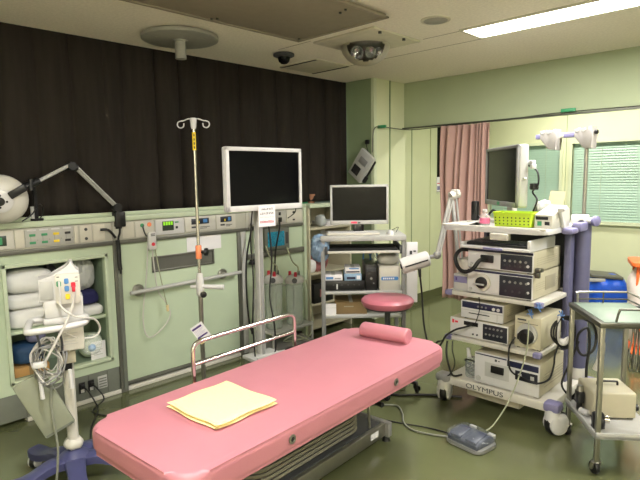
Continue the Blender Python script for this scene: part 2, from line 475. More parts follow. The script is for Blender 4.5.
t = thing('ceiling_disc', 'round grey ceiling cover plate with a short stub pipe, before the dark curtain', 'ceiling mount', (0.45, 2.12, 2.6))
mb = MB(); mb.lathe([(0.245, 0), (0.262, -0.008), (0.262, -0.03), (0.25, -0.036), (0.0, -0.036)], (0, 0, 0), (0, 0, 1), 48)
build('cover_plate', mb, M_ceilgrey, t)
mb = MB(); mb.cyl((0, 0, -0.03), (0, 0, -0.16), 0.038, seg=20); mb.cyl((0, 0, -0.03), (0, 0, -0.045), 0.05, seg=20); build('stub_pipe', mb, M_ceilgrey, t)
for a in (30, 150, 270):
    mb = MB(); mb.cyl((.18 * math.cos(R(a)), .18 * math.sin(R(a)), -0.034), (.18 * math.cos(R(a)), .18 * math.sin(R(a)), -0.04), 0.008, seg=8); build('screw', mb, M_steel, t)

t = thing('dome_camera', 'small dark dome camera on the ceiling in front of the dark curtain', 'camera', (0.53, 3.02, 2.6))
mb = MB(); mb.lathe([(0.07, 0), (0.085, -0.006), (0.085, -0.022), (0.062, -0.032), (0.0, -0.032)], seg=28); build('mount_ring', mb, M_greydk, t)
mb = MB(); mb.lathe([(0.05, -0.03), (0.049, -0.045), (0.042, -0.065), (0.026, -0.08), (0.0, -0.086)], seg=24); build('dome', mb, M_screen, t)

t = thing('air_diffuser', 'square ceiling air outlet with two dark slots beside the dark curtain', 'air vent', (0.36, 3.56, 2.6))
mb = MB(); mb.box(0.12, 0.58, 3.34, 3.78, 2.592, 2.6005, 0.002); build('cover_plate', mb, M_ceilwhite, t, world=True)
for y in (3.355, 3.765):
    mb = MB(); mb.box(0.12, 0.57, y - 0.011, y + 0.011, 2.5895, 2.593); build('slot', mb, M_blackm, t, world=True)

t = thing('smoke_detector', 'flat round ceiling speaker grille beside the glowing light', 'ceiling speaker', (1.88, 3.11, 2.6))
mb = MB(); mb.lathe([(0.075, 0), (0.08, -0.006), (0.07, -0.012), (0.0, -0.012)], seg=28); build('grille', mb, M_ceilgrey, t)
mb = MB(); mb.lathe([(0.08, 0), (0.095, 0), (0.095, -0.006), (0.08, -0.008)], seg=28); build('ring', mb, M_ceilwhite, t)
t.name = 'ceiling_speaker'

t = thing('recessed_surgical_light', 'round glass surgical lamp recessed in a square cream ceiling plate', 'ceiling light', (1.22, 3.2, 2.6))
mb = MB(); mb.box(0.95, 1.52, 2.93, 3.48, 2.585, 2.6005, 0.003); build('cover_plate', mb, M_ceilwhite, t, world=True)
cx, cy = 1.17, 3.27
n_ = Vector((0.62, -0.72, -0.28)).normalized()
mb = MB(); rr = 0.185
def bowl(rad, test, ring=14, seg=40):
    rows = []
    for i in range(ring + 1):
        ph = math.pi / 2 * i / ring
        rows.append([Vector((math.cos(2 * math.pi * k / seg) * math.cos(ph), math.sin(2 * math.pi * k / seg) * math.cos(ph), -math.sin(ph))) for k in range(seg)])
    vv = [[mb.bm.verts.new(Vector((cx, cy, 2.585)) + Vector((d.x, d.y, d.z * .78)) * rad) for d in row] for row in rows]
    fs = []
    for i in range(ring):
        for k in range(seg):
            j = (k + 1) % seg
            c_ = (rows[i][k] + rows[i + 1][j]).normalized()
            if test(c_): fs.append(mb.bm.faces.new((vv[i][k], vv[i][j], vv[i + 1][j], vv[i + 1][k])))
    mb._tag(fs)
bowl(rr, lambda d: d.dot(n_) < 0.70)
bmesh.ops.solidify(mb.bm, geom=mb.bm.faces[:], thickness=0.008)
build('bowl', mb, M_ceilwhite, t, world=True)
mb = MB(); bowl(rr - 0.016, lambda d: True); build('glass_dome', mb, mat('smoked_glass', (30, 34, 36), 0.06, var=0.05, alpha=0.5), t, world=True)
side = Vector((0.76, 0.65, 0)).normalized()
for k, (a, rr_) in enumerate(((-0.055, 0.05), (0.035, 0.042), (0.09, 0.034))):
    mb = MB(); c_ = Vector((cx, cy, 2.545)) + n_ * 0.055 + side * a
    mb.lathe([(rr_ * .25, 0), (rr_ * .7, rr_ * .25), (rr_, rr_ * .75), (rr_ * .92, rr_ * .75), (rr_ * .6, rr_ * .3), (0.002, rr_ * .12)], c_, n_ + side * (k - 1) * 0.3, 14)
    mb.sharp = 12; build('reflector', mb, M_mirror, t, world=True)
for p in ((1.50, 3.02), (1.50, 3.3)):
    mb = MB(); mb.cyl((p[0], p[1], 2.57), (p[0], p[1], 2.587), 0.012, seg=10); build('screw', mb, M_steeldk, t, world=True)
# board joints in the ceiling
mb = MB(); mb.box(0.36, 1.87, 3.78, 3.786, 2.5985, 2.6); mb.box(1.55, 1.87, 3.47, 3.476, 2.5985, 2.6); mb.box(0.6, 0.95, 2.9, 2.906, 2.5985, 2.6)
struct('trim_2', mb, M_ceilpanel)

# ------------------------------------------------------------------ dark curtains along the left wall
def curtain(name, label, cat, fn_xy, length, z0, z1, m, group=None, nu=160, nv=14, flare=0.0):
    mb = MB()
    def f(u, v):
        x, y = fn_xy(u, v)
        return (x, y, z0 + (z1 - z0) * v)
    mb.sheet(f, nu, nv); mb.sharp = 180
    o = single(name, mb, m, label, cat, group=group)
    md = o.modifiers.new('thickness', 'SOLIDIFY'); md.thickness = 0.004
    return o
rnd = random.Random(3)
def fold_fn(y0, y1, pitch_, seed):
    r_ = random.Random(seed); ph = [r_.uniform(-.8, .8) for _ in range(80)]; am = [r_.uniform(.6, 1.15) for _ in range(80)]
    def g(u, v):
        y = y0 + (y1 - y0) * u
        k = (y - y0) / pitch_; i = int(k)
        a = am[i % 80] * (1 - (k - i)) + am[(i + 1) % 80] * (k - i)
        s_ = 2 * abs(math.sin(math.pi * k + 0.5 * (ph[i % 80] * (1 - (k - i)) + ph[(i + 1) % 80] * (k - i)) + 0.25 * (1 - v) * am[i % 80])) ** 0.55 - 1
        w = 0.055 * a * (0.75 + 0.25 * (1 - v))
        return (-0.08 + 0.05 * max(0, (y - 4.1) / .3) + 0.7 * w * s_, y + 0.02 * math.cos(2 * math.pi * k) * (1 - v))
    return g
curtain('blackout_curtain', 'dark brown blackout curtain at the far left, behind the round lamp', 'curtain', fold_fn(-1.3, 1.79, 0.24, 1), 3, 1.362, 2.78, M_curt, nu=300)
curtain('blackout_curtain', 'dark brown blackout curtain hanging behind the white framed monitor, ends at the pillar', 'curtain', fold_fn(1.76, 4.40, 0.215, 2), 3, 1.362, 2.78, M_curt, nu=300)
mb = MB(); mb.box(-0.1, -0.06, -1.3, 4.4, 2.775, 2.795); struct('trim_3', mb, M_steeldk)

# pink partition curtain
def pink(u, v):
    x0, x1 = 0.90, 1.52
    tight = 0.84 + 0.16 * abs(v - 0.35)
    x = 0.885 + (0.53 + 0.05 * math.sin(v * 2.5)) * u * tight + 0.02 * math.sin(v * 5 + 1)
    k = (u + .035 * math.sin(2 * math.pi * u + 1.0) + .02 * math.sin(5 * math.pi * u)) * 8.3
    amp = 0.045 * (0.7 + 0.3 * math.sin(k * 1.7 + 1))
    y = 4.86 + amp * math.sin(2 * math.pi * k + 0.8 * math.sin(v * 3 + u * 4)) + 0.02 * math.sin(u * 7 + v * 4)
    return (x, y)
curtain('partition_curtain', 'bunched pink partition curtain hanging from the header rail', 'curtain', pink, 2, 0.34, 2.10, M_pcurt, nu=150, nv=22)

# ------------------------------------------------------------------ bedhead wall units (left wall)
def W(name, t, m, *boxes, **k):
    """several boxes (x0,x1,y0,y1,z0,z1[,bevel]) in world space as one part"""
    mb = MB()
    for b in boxes: mb.box(*b)
    return build(name, mb, m, t, world=True, **k)

# the ledge running over all units
t = thing('wall_ledge', 'long pale green ledge on top of the wall units under the dark curtains', 'ledge', (-0.13, 1.9, 1.305))
W('ledge_board', t, M_ledge, (-0.32, 0.03, 0.1, 3.74, 1.305, 1.345, 0.008))
W('back_strip', t, M_ledge, (-0.04, -0.028, 0.1, 3.73, 1.345, 1.372, 0.003))

def outlet(t, y, z, kind=0):
    W('outlet_plate', t, M_plate, (0.014, 0.021, y - .045, y + .045, z - .05, z + .05, .004))
    o = W('socket', t, M_strip, (0.02, 0.024, y - .018, y + .018, z + .006, z + .038, .003), (0.02, 0.024, y - .018, y + .018, z - .038, z - .006, .003))
    mb = MB()
    for dz in (.022, -.022):
        for dy in (-.006, .006): mb.box(0.0235, 0.0248, y + dy - .0015, y + dy + .0015, z + dz - .007, z + dz + .007)
    build('slot', mb, M_blackm, o, world=True)

def unit_common(t, y0, y1):
    W('carcass', t, M_dkrecess, (-0.32, -0.015, y0, y1, 0.0, 1.305)) if False else None
    W('instrument_strip', t, M_strip, (-0.03, 0.015, y0, y1, 1.165, 1.303, .004))
    W('strip_rail', t, M_dkrail, (-0.03, 0.022, y0, y1, 1.135, 1.165, .004))

# ---- unit one: cabinet with the open linen niche
t = thing('bedhead_cabinet', 'pale green wall cabinet with an open linen niche and gas outlets above', 'cabinet', (-0.15, 0.95, 0))
unit_common(t, 0.1, 1.755)
mb = MB()
mb.box(-0.03, 0.0, 0.1, 1.04, 0.21, 1.135); mb.box(-0.03, 0.0, 1.685, 1.755, 0.21, 1.135)
mb.box(-0.03, 0.0, 1.04, 1.685, 1.05, 1.135); mb.box(-0.03, 0.0, 1.04, 1.685, 0.21, 0.30)
build('front_frame', mb, M_panel, t, world=True)
mb = MB(); e = 0.022
for (a, b, c, d) in ((1.015, 1.04, 0.275, 1.075), (1.685, 1.71, 0.275, 1.075), (1.015, 1.71, 1.05, 1.075), (1.015, 1.71, 0.275, 0.30)):
    mb.box(-0.005, 0.016, a, b, c, d, .004)
build('door_frame', mb, M_ledge, t, world=True)
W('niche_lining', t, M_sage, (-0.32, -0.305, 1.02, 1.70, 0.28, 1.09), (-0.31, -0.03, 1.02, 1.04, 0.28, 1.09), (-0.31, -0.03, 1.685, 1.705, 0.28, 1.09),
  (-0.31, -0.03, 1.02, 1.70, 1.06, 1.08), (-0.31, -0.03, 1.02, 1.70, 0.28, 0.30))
W('shelf', t, M_panel, (-0.30, -0.02, 1.04, 1.685, 0.60, 0.622, .003))
W('kick_panel', t, M_kick, (-0.05, -0.004, 0.1, 1.755, 0.03, 0.21, .003))
for y in (0.72, 0.86, 1.10, 1.24, 1.38, 1.52, 1.66):
    W('kick_seam', t, M_dkrecess, (-0.004, -0.002, y - .003, y + .003, 0.04, 0.20))
W('base_strip', t, M_white2, (-0.06, 0.006, 1.1, 1.80, 0.0, 0.03, .004))
# instrument plates
W('display_plate', t, M_white2, (0.013, 0.026, 0.92, 1.10, 1.175, 1.295, .006))
o = W('display', t, M_lcddk, (0.025, 0.028, 0.96, 1.055, 1.20, 1.265, .002)); W('digit_bar', o, M_greenlab, (0.028, 0.029, 0.975, 0.99, 1.21, 1.255), (0.028, 0.029, 1.005, 1.03, 1.21, 1.255))
W('blank_plate', t, M_plate, (0.013, 0.022, 1.105, 1.16, 1.175, 1.295, .004))
gp = W('gas_plate', t, M_gasplate, (0.013, 0.022, 1.165, 1.475, 1.175, 1.295, .004))
for k, m in enumerate((M_greenlab, M_greenlab, M_yellow, M_black)):
    y = 1.21 + 0.075 * k
    for j, z in enumerate((1.253, 1.203)):
        W('gas_label', gp, m, (0.021, 0.024, y - .019, y + .019, z - .008, z + .008, .001))
    W('name_strip', gp, M_white, (0.021, 0.0235, y - .03, y + .024, 1.281, 1.291))
    W('pipe_mark', gp, M_kick, (0.0215, 0.0226, y - .012, y - .010, 1.208, 1.25), (0.0215, 0.0226, y + .03, y + .033, 1.215, 1.222))
W('blank_plate', t, M_plate, (0.013, 0.022, 1.48, 1.505, 1.175, 1.295, .003))
for y in (1.56, 1.655):
    W('outlet_plate', t, M_plate, (0.013, 0.022, y - .042, y + .042, 1.175, 1.295, .004))
mb = MB()
for z in (1.265, 1.20): mb.cyl((0.02, 1.56, z), (0.026, 1.56, z), 0.011, seg=12)
build('socket', mb, M_greydk, t, world=True)
# socket outlets low on the kick panel, with plugs
for y in (1.47, 1.535):
    o = W('kick_outlet', t, M_black, (-0.004, 0.004, y - .022, y + .022, 0.085, 0.165, .003))
    W('plug', o, M_black, (0.004, 0.034, y - .012, y + .012, 0.125, 0.152, .005))
    W('outlet_face', o, M_greylt, (0.003, 0.006, y - .012, y + .014, 0.09, 0.115, .002))
o = W('louvre_plate', t, M_greylt, (-0.004, 0.004, 1.585, 1.655, 0.08, 0.175, .003))
W('louvre', o, M_kick, *[(0.003, 0.006, 1.592, 1.648, 0.092 + .02 * i, 0.100 + .02 * i) for i in range(4)])
# plug leads from these sockets
t = thing('plug_cord', 'two black power cords plugged in low on the grey kick panel', 'cord', (0.2, 1.5, 0))
for k, y in enumerate((1.47, 1.535)):
    mb = MB(); mb.tube([(0.03, y, .138), (0.07, y + .01, .12), (0.11, y + .04, .04), (0.2, y + .02 - .1 * k, .008), (0.42, y - .12 + .1 * k, .006), (0.6, y - .2, .006)], .005, 6, 5)
    build('cord', mb, M_cable, t, world=True)

# things lying in the niche
def crumple(name, c, r, m, label, cat, rz=0, seed=0):
    rr_ = random.Random(seed); ks = [(Vector((rr_.uniform(-1, 1), rr_.uniform(-1, 1), rr_.uniform(-1, 1))) * (4 + 3 * i), rr_.uniform(0, 6)) for i in range(7)]
    def sh(d):
        q = 1 / (abs(d.x) ** 3 + abs(d.y) ** 3 + abs(d.z) ** 3) ** (1 / 3)
        return q * (0.9 + 0.10 * sum(abs(math.sin(k.dot(d) + a)) / (1 + .35 * i) for i, (k, a) in enumerate(ks)) - 0.16)
    mb = MB(); mb.ball((0, 0, r[2]), r[0], r[1], r[2], 34, 22, sh); mb.sharp = 22
    return single(name, mb, m, label, cat, loc=c, rz=rz)
def cushion(name, c, r, m, label, cat, rz=0, p=0.5, seed=0, group=None):
    rr_ = random.Random(seed); ks = [(Vector((rr_.uniform(-1, 1), rr_.uniform(-1, 1), rr_.uniform(-1, 1))) * 5, rr_.uniform(0, 6)) for _ in range(5)]
    def sh(d):
        q = 1 / (abs(d.x) ** (2 / p) + abs(d.y) ** (2 / p) + abs(d.z) ** (2 / p)) ** (p / 2)
        return q * (1 + 0.02 * sum(math.sin(k.dot(d) + a) for k, a in ks))
    mb = MB(); mb.ball((0, 0, r[2]), r[0], r[1], r[2], 30, 18, sh); mb.sharp = 180
    return single(name, mb, m, label, cat, loc=c, rz=rz, group=group)
cushion('folded_blanket', (-0.155, 1.235, 0.622), (0.125, 0.185, 0.065), M_linen, 'folded white blanket lying on the niche shelf at the bottom left', 'linen', p=.42, seed=1)
cushion('folded_sheet', (-0.155, 1.23, 0.752), (0.12, 0.18, 0.05), M_linen, 'folded white sheet on top of the white blanket in the niche', 'linen', p=.42, seed=2)
cushion('pillow', (-0.145, 1.20, 0.852), (0.12, 0.155, 0.085), M_linen, 'plump white pillow topmost at the left of the niche', 'pillow', p=.7, seed=3)
cushion('white_towel', (-0.15, 1.575, 0.622), (0.13, 0.105, 0.04), M_linen, 'folded white towel on the niche shelf under the navy cloth', 'towel', p=.4, seed=4)
cushion('navy_bundle', (-0.15, 1.57, 0.702), (0.11, 0.095, 0.055), M_navycl, 'dark navy rolled cloth on the white towel in the niche', 'cloth', p=.6, seed=5)
crumple('plastic_bag', (-0.16, 1.57, 0.812), (0.10, 0.085, 0.118), mat('grey_bag', (164, 166, 164), 0.3, bump=0.5, bscale=14), 'shiny grey plastic bag at the top right of the niche', 'bag', 0, 6)
cushion('dark_bag', (-0.22, 1.38, 0.622), (0.06, 0.05, 0.2), M_greydk, 'dark grey bag standing deep in the niche behind the monitor', 'bag', p=.6, seed=7)
cushion('blue_bundle', (-0.15, 1.17, 0.36), (0.1, 0.11, 0.075), mat('deep_blue_cloth', (28, 62, 96), .7, var=.2, bump=.5, bscale=20), 'deep blue cloth bundle in the lower left niche compartment', 'cloth', p=.7, seed=8)
cushion('purple_bundle', (-0.1, 1.22, 0.51), (0.06, 0.06, 0.038), mat('greyish_purple', (96, 96, 120), .7), 'small greyish purple pouch on the blue cloth in the niche', 'pouch', p=.7, seed=9)
mb = MB(); mb.box(-.1, .1, -.11, .11, 0, .06, .003); mb.mi = 1; mb.box(-.101, .101, -.02, .02, .0, .0605)
single('cardboard_tray', mb, [mat('tan_card', (170, 130, 76), .8), M_cardb], 'flat tan cardboard box under the blue cloth in the niche', 'box', (-0.15, 1.17, 0.30))
mb = MB(); mb.box(-.004, .004, -.055, .055, 0, .13, .001); mb.mi = 1
for i in range(5): mb.box(.004, .0045, -.035, .03 - .012 * (i % 2), .03 + .018 * i, .035 + .018 * i)
single('notice_card', mb, [M_paper, M_greylt], 'white printed card standing at the lower right of the niche', 'card', (-0.03, 1.615, 0.30))
cushion('clear_pouch', (-0.13, 1.6, 0.30), (0.08, 0.08, 0.09), mat('cloudy_plastic', (168, 178, 160), .3, bump=.5, bscale=18), 'cloudy plastic pouch behind the printed card in the niche', 'pouch', p=.7, seed=11)

# ---- uprights between the units
def upright(y0, y1, label):
    t = thing('panel_upright', label, 'upright', (-.1, (y0 + y1) / 2, 0))
    W('channel', t, M_dkrail, (-0.06, 0.012, y0, y1, 0.0, 1.30, .004))
    W('cover_strip', t, M_greylt if y1 > 2.5 else M_kick, (0.010, 0.02, y0 + (y1 - y0) * .35, y0 + (y1 - y0) * .9, 0.02, 1.14, .002))
upright(1.757, 1.813, 'narrow grey metal upright between the linen cabinet and the middle panel')
upright(2.893, 2.985, 'wide grey metal upright right of the middle panel')

# ---- unit two: middle panel with grab rail
t = thing('bedhead_unit', 'pale green wall panel with call handset strip, slot and rail in the middle', 'wall panel', (-0.1, 2.35, 0))
unit_common(t, 1.758, 2.985)
W('front_panel', t, M_panel, (-0.03, 0.0, 1.815, 2.89, 0.075, 1.135, .003))
W('lower_trim', t, M_dkrail, (-0.03, 0.004, 1.815, 2.89, 0.05, 0.073, .002))
W('kick_panel', t, M_dkrecess, (-0.08, -0.03, 1.815, 2.985, 0.0, 0.05))
W('base_strip', t, M_white2, (-0.06, 0.006, 1.815, 2.985, 0.0, 0.03, .004))
W('slot_frame', t, M_dkrail, (0.0, 0.012, 2.06, 2.64, 0.885, 0.90, .003), (0.0, 0.012, 2.06, 2.64, 0.995, 1.01, .003), (0.0, 0.012, 2.06, 2.075, 0.885, 1.01, .003), (0.0, 0.012, 2.625, 2.64, 0.885, 1.01, .003))
W('slot', t, M_dkrecess, (-0.001, 0.003, 2.07, 2.63, 0.895, 1.0))
gr = MB(); gr.cyl((0.07, 1.84, 0.765), (0.07, 2.87, 0.785), 0.016, seg=16)
g = build('grab_rail', gr, M_greylt, t, world=True)
for y, z in ((1.935, 0.767), (2.72, 0.782)):
    mb = MB(); mb.lathe([(0.046, 0.0), (0.046, 0.012), (0.036, 0.022), (0.0, 0.024)], (0.0, y, z), (1, 0, 0), 24); mb.cyl((0.02, y, z), (0.07, y, z), 0.014, seg=12)
    build('rosette', mb, M_steel, g, world=True)
W('outlet_plate', t, M_plate, (0.013, 0.022, 1.83, 1.92, 1.175, 1.295, .004))
cp = W('call_plate', t, M_white2, (0.013, 0.022, 1.93, 2.085, 1.175, 1.295, .004))
mb = MB(); mb.cyl((0.02, 1.985, 1.262), (0.027, 1.985, 1.262), 0.015, seg=14); build('button', mb, M_greenlab, cp, world=True, label='dull green button')
mb = MB(); mb.cyl((0.02, 2.045, 1.265), (0.027, 2.045, 1.265), 0.017, seg=14); build('button', mb, M_salmon, cp, world=True, label='salmon button')
tp = W('timer_plate', t, M_white, (0.013, 0.024, 2.095, 2.35, 1.175, 1.297, .005))
o = W('display', tp, M_lcddk, (0.023, 0.026, 2.155, 2.255, 1.205, 1.28, .002))
W('lit_digits', o, M_lcd, *[(0.0255, 0.0268, 2.163 + .022 * i, 2.18 + .022 * i, 1.248, 1.276) for i in range(4)])
W('key', tp, M_black, (0.023, 0.027, 2.272, 2.292, 1.215, 1.235, .002)); W('key', tp, M_greenlab, (0.023, 0.026, 2.268, 2.30, 1.262, 1.272, .001))
for (a, b, la_) in ((2.36, 2.655, 'wide'), (2.665, 2.87, 'narrow')):
    gp = W('meter_plate', t, M_white2, (0.013, 0.023, a, b, 1.178, 1.30, .005))
    wd = (b - a)
    W('meter_window', gp, M_dkpanel, (0.022, 0.025, a + wd * .2, a + wd * .78, 1.235, 1.283, .002))
    W('meter_mark', gp, M_yellow, (0.0245, 0.0256, a + wd * .40, a + wd * .46, 1.242, 1.262)); W('meter_mark', gp, M_bluetag, (0.0245, 0.0256, a + wd * .58, a + wd * .72, 1.245, 1.275))
    W('caption', gp, M_greydk, (0.022, 0.0237, a + wd * .2, a + wd * .42, 1.205, 1.22), (0.022, 0.0237, a + wd * .48, a + wd * .8, 1.208, 1.213), (0.022, 0.0237, a + wd * .48, a + wd * .7, 1.197, 1.202))
mb = MB(); mb.box(-.001, .001, -.17, .17, 0, .12)
single('notice_sheet', mb, M_paper, 'blank white sheet taped to the green panel under the meters', 'paper', (0.0025, 2.55, 1.012))

t = thing('call_handset', 'white nurse call handset with a red button hanging on the green panel', 'handset', (0.05, 2.045, 1.05))
mb = MB(); mb.box(-.016, .016, -.032, .034, 0.02, 0.16, .012, 3); build('body', mb, M_white, t)
mb = MB(); mb.cyl((.014, .002, .065), (.02, .002, .065), .014, seg=16); build('button', mb, M_red, t, label='red button')
W('speaker_slot', t, M_greydk, (0.063, 0.067, 2.03, 2.065, 1.178, 1.184), (0.063, 0.067, 2.03, 2.065, 1.19, 1.196))
mb = MB(); mb.tube([(0, 0, .02), (.005, .005, -.1), (.0, .03, -.3), (.0, .10, -.42), (.01, .12, -.52), (.0, .04, -.62), (-.02, -.06, -.66), (-.03, -.09, -.5), (-.03, -.04, -.15), (-.035, -.01, .15)], .005, 6, 6); build('cord', mb, M_cablewh, t)
mb = MB(); mb.tube([(0, .025, .02), (.0, .05, -.15), (.005, .08, -.33), (.01, .1, -.44)], .0045, 6, 6); build('cord', mb, M_tube, t)
mb = MB(); mb.cyl((.01, .1, -.43), (.01, .102, -.48), .012, .009, 12); build('jack', mb, mat('ivory', (214, 196, 150), .4), t)
mb = MB(); mb.tube([(0.0, 0.0, .15), (-.01, -.035, .13), (-.02, -.055, .19), (-.025, -.05, .21)], .006, 6, 5); build('hook', mb, M_greydk, t)

# ---- unit three: behind the monitor stand
t = thing('bedhead_unit', 'pale green wall panel behind the suction jars, with the blue screen', 'wall panel', (-0.1, 3.35, 0))
unit_common(t, 2.987, 3.735)
W('front_panel', t, M_panel, (-0.03, 0.0, 2.99, 3.70, 0.075, 1.135, .003))
W('side_cover', t, M_ledge, (-0.32, 0.03, 3.70, 3.735, 0.0, 1.345, .004))
W('middle_rail', t, M_dkrail, (0.0, 0.03, 2.99, 3.70, 0.875, 0.925, .005))
W('base_strip', t, M_white2, (-0.06, 0.006, 2.987, 3.70, 0.0, 0.03, .004))
W('kick_panel', t, M_dkrecess, (-0.08, -0.03, 2.987, 3.70, 0.0, 0.05))
W('outlet_plate', t, M_gasplate, (0.013, 0.022, 3.02, 3.24, 1.175, 1.297, .004)); W('outlet_plate', t, M_gasplate, (0.013, 0.022, 3.25, 3.47, 1.175, 1.297, .004)); W('outlet_plate', t, M_plate, (0.013, 0.022, 3.48, 3.68, 1.175, 1.297, .004))
W('socket', t, M_black, (0.02, 0.03, 3.30, 3.325, 1.25, 1.285, .003), (0.02, 0.03, 3.30, 3.325, 1.195, 1.235, .003), (0.02, 0.03, 3.375, 3.40, 1.255, 1.285, .003), (0.02, 0.03, 3.37, 3.41, 1.19, 1.235, .003), (0.02, 0.03, 3.555, 3.58, 1.265, 1.285, .003), (0.02, 0.03, 3.555, 3.58, 1.195, 1.21, .003))
t = thing('wall_screen', 'small blue lit screen in a grey frame on the wall behind the suction jars', 'screen', (0.02, 3.34, 0.93))
W('frame', t, M_kick, (0.0, 0.03, 3.19, 3.50, 0.93, 1.135, .006)); W('screen', t, M_bluescr, (0.028, 0.032, 3.225, 3.435, 0.965, 1.105, .003)); W('button_strip', t, M_greydk, (0.029, 0.032, 3.45, 3.485, 0.98, 1.09, .002))

# small things on the ledge
mb = MB(); mb.tube([(0, -.1, .012), (.02, -.02, .014), (-.01, .06, .013), (.03, .14, .012)], .012, 8, 5)
single('black_cord_bundle', mb, M_black, 'short black cord lying on the ledge left of the pole', 'cord', (-0.14, 2.35, 1.345))
mb = MB(); mb.box(-.06, .06, -.2, .2, 0, .008, .001)
single('flat_tray', mb, M_greylt, 'flat grey tray lying on the ledge above the call handset', 'tray', (-0.12, 2.08, 1.345))
mb = MB(); mb.cyl((0, 0, 0), (0, 0, .085), .012, .01, 12); mb.cyl((0, 0, 0), (0, 0, .008), .022, seg=14)
single('small_bottle', mb, M_greylt, 'slim grey bottle on the ledge left of the lamp clamp', 'bottle', (-0.10, 1.78, 1.345))
cushion('ledge_pouch', (-0.13, 2.83, 1.345), (0.05, 0.1, 0.02), M_greydk, 'dark pouch on the ledge left of the white framed monitor', 'pouch', p=.7, seed=13)
mb = MB(); mb.tube([(0, -.12, .01), (.02, -.05, .012), (.0, .02, .01), (-.02, .1, .012)], .008, 6, 5)
single('loose_cord', mb, M_greydk, 'thin dark cord lying on the ledge near the round lamp', 'cord', (-0.1, 1.42, 1.345))

# ------------------------------------------------------------------ arm lamp clamped on the ledge
t = thing('arm_lamp', 'round white examination lamp on a jointed arm clamped to the ledge', 'lamp', (0.02, 1.80, 1.30))
W('clamp', t, M_black, (-0.02, 0.055, 1.77, 1.845, 1.265, 1.375, .008), (-0.06, 0.02, 1.78, 1.83, 1.25, 1.27, .004))
mb = MB(); mb.cyl((0.03, 1.80, 1.37), (0.03, 1.795, 1.43), .028, .022, 14); mb.cyl((0.0, 1.79, 1.41), (0.06, 1.79, 1.41), .03, seg=14); build('base_joint', mb, M_black, t, world=True)
mb = MB(); mb.cyl((0.03, 1.775, 1.425), (0.055, 1.50, 1.70), .013, seg=12); mb.cyl((0.05, 1.79, 1.42), (0.075, 1.51, 1.70), .007, seg=8); build('lower_arm', mb, M_greylt, t, world=True)
mb = MB(); mb.cyl((0.06, 1.51, 1.69), (0.07, 1.45, 1.715), .024, .02, 12); mb.cyl((0.03, 1.47, 1.705), (0.1, 1.47, 1.705), .028, seg=14); build('elbow_joint', mb, M_black, t, world=True)
mb = MB(); mb.cyl((0.08, 1.445, 1.705), (0.14, 1.22, 1.60), .012, seg=12); build('upper_arm', mb, M_greylt, t, world=True)
mb = MB(); mb.cyl((0.13, 1.235, 1.608), (0.165, 1.12, 1.565), .024, seg=12); mb.cyl((0.165, 1.18, 1.62), (0.165, 1.175, 1.55), .016, seg=10)
build('head_joint', mb, M_black, t, world=True)
hd = Vector((0.93, -0.30, -0.12)).normalized()   # back of the shade faces the room
hc = Vector((0.17, 1.0, 1.495))
mb = MB(); mb.lathe([(0.148, -0.05), (0.152, -0.03), (0.143, 0.0), (0.11, 0.028), (0.06, 0.045), (0.0, 0.05)], hc, hd, 40)
sh_ = build('lamp_shade', mb, M_white2, t, world=True)
mb = MB(); mb.lathe([(0.07, 0.036), (0.07, 0.052), (0.055, 0.06), (0.0, 0.06)], hc, hd, 32); build('hub', mb, M_white, sh_, world=True)
mb = MB(); mb.lathe([(0.026, 0.058), (0.026, 0.064), (0.0, 0.066)], hc, hd, 20)
for k in range(4):
    a = R(45 + 90 * k); u_ = hd.orthogonal().normalized(); v_ = hd.cross(u_)
    mb.cyl(hc + u_ * .036 * math.cos(a) + v_ * .036 * math.sin(a) + hd * .058, hc + u_ * .036 * math.cos(a) + v_ * .036 * math.sin(a) + hd * .063, .007, seg=8)
build('vent', mb, M_black, sh_, world=True)
ydir = (Vector((0.16, 1.13, 1.575)) - hc); ydir = (ydir - hd * ydir.dot(hd)).normalized()
zz = hd; xx = ydir.cross(zz)
Mb = Matrix(((ydir.x, xx.x, zz.x, hc.x), (ydir.y, xx.y, zz.y, hc.y), (ydir.z, xx.z, zz.z, hc.z), (0, 0, 0, 1)))
mb = MB(); mb.box(0.06, 0.165, -0.022, 0.022, 0.04, 0.07, .006, M=Mb); build('bracket', mb, M_black, t, world=True)
mb = MB(); mb.tube([(0.2, 1.10, 1.36), (0.2, 1.16, 1.40), (0.17, 1.21, 1.455), (0.12, 1.25, 1.45), (0.08, 1.265, 1.40), (0.0, 1.27, 1.355)], .004, 6, 6); build('cord', mb, M_cable, t, world=True)
mb = MB(); mb.cyl((-0.02, 1.235, 1.345), (-0.02, 1.235, 1.44), .012, seg=12); build('prop', mb, M_greylt, t, world=True)
mb = MB(); mb.box(-0.03, -0.01, 1.245, 1.27, 1.345, 1.58, .006); mb.cyl((-.02, 1.26, 1.345), (-.02, 1.26, 1.36), .04, seg=16); build('rest_post', mb, M_blackm, t, world=True)
mb = MB(); mb.tube([(0.045, 1.80, 1.27), (0.045, 1.795, 1.22), (0.04, 1.785, 1.18), (0.04, 1.785, 1.08), (0.04, 1.788, 0.98), (0.04, 1.79, 0.92)], .0075, 7, 5)
mb.tube([(0.045, 1.775, 1.17), (0.045, 1.78, 1.12), (0.045, 1.78, 1.0), (0.045, 1.785, .95)], .016, 8, 4)
mb.tube([(0.03, 1.66, 1.255), (0.05, 1.71, 1.25), (0.05, 1.76, 1.19)], .009, 8, 4)
build('lead', mb, M_cable, t, world=True)

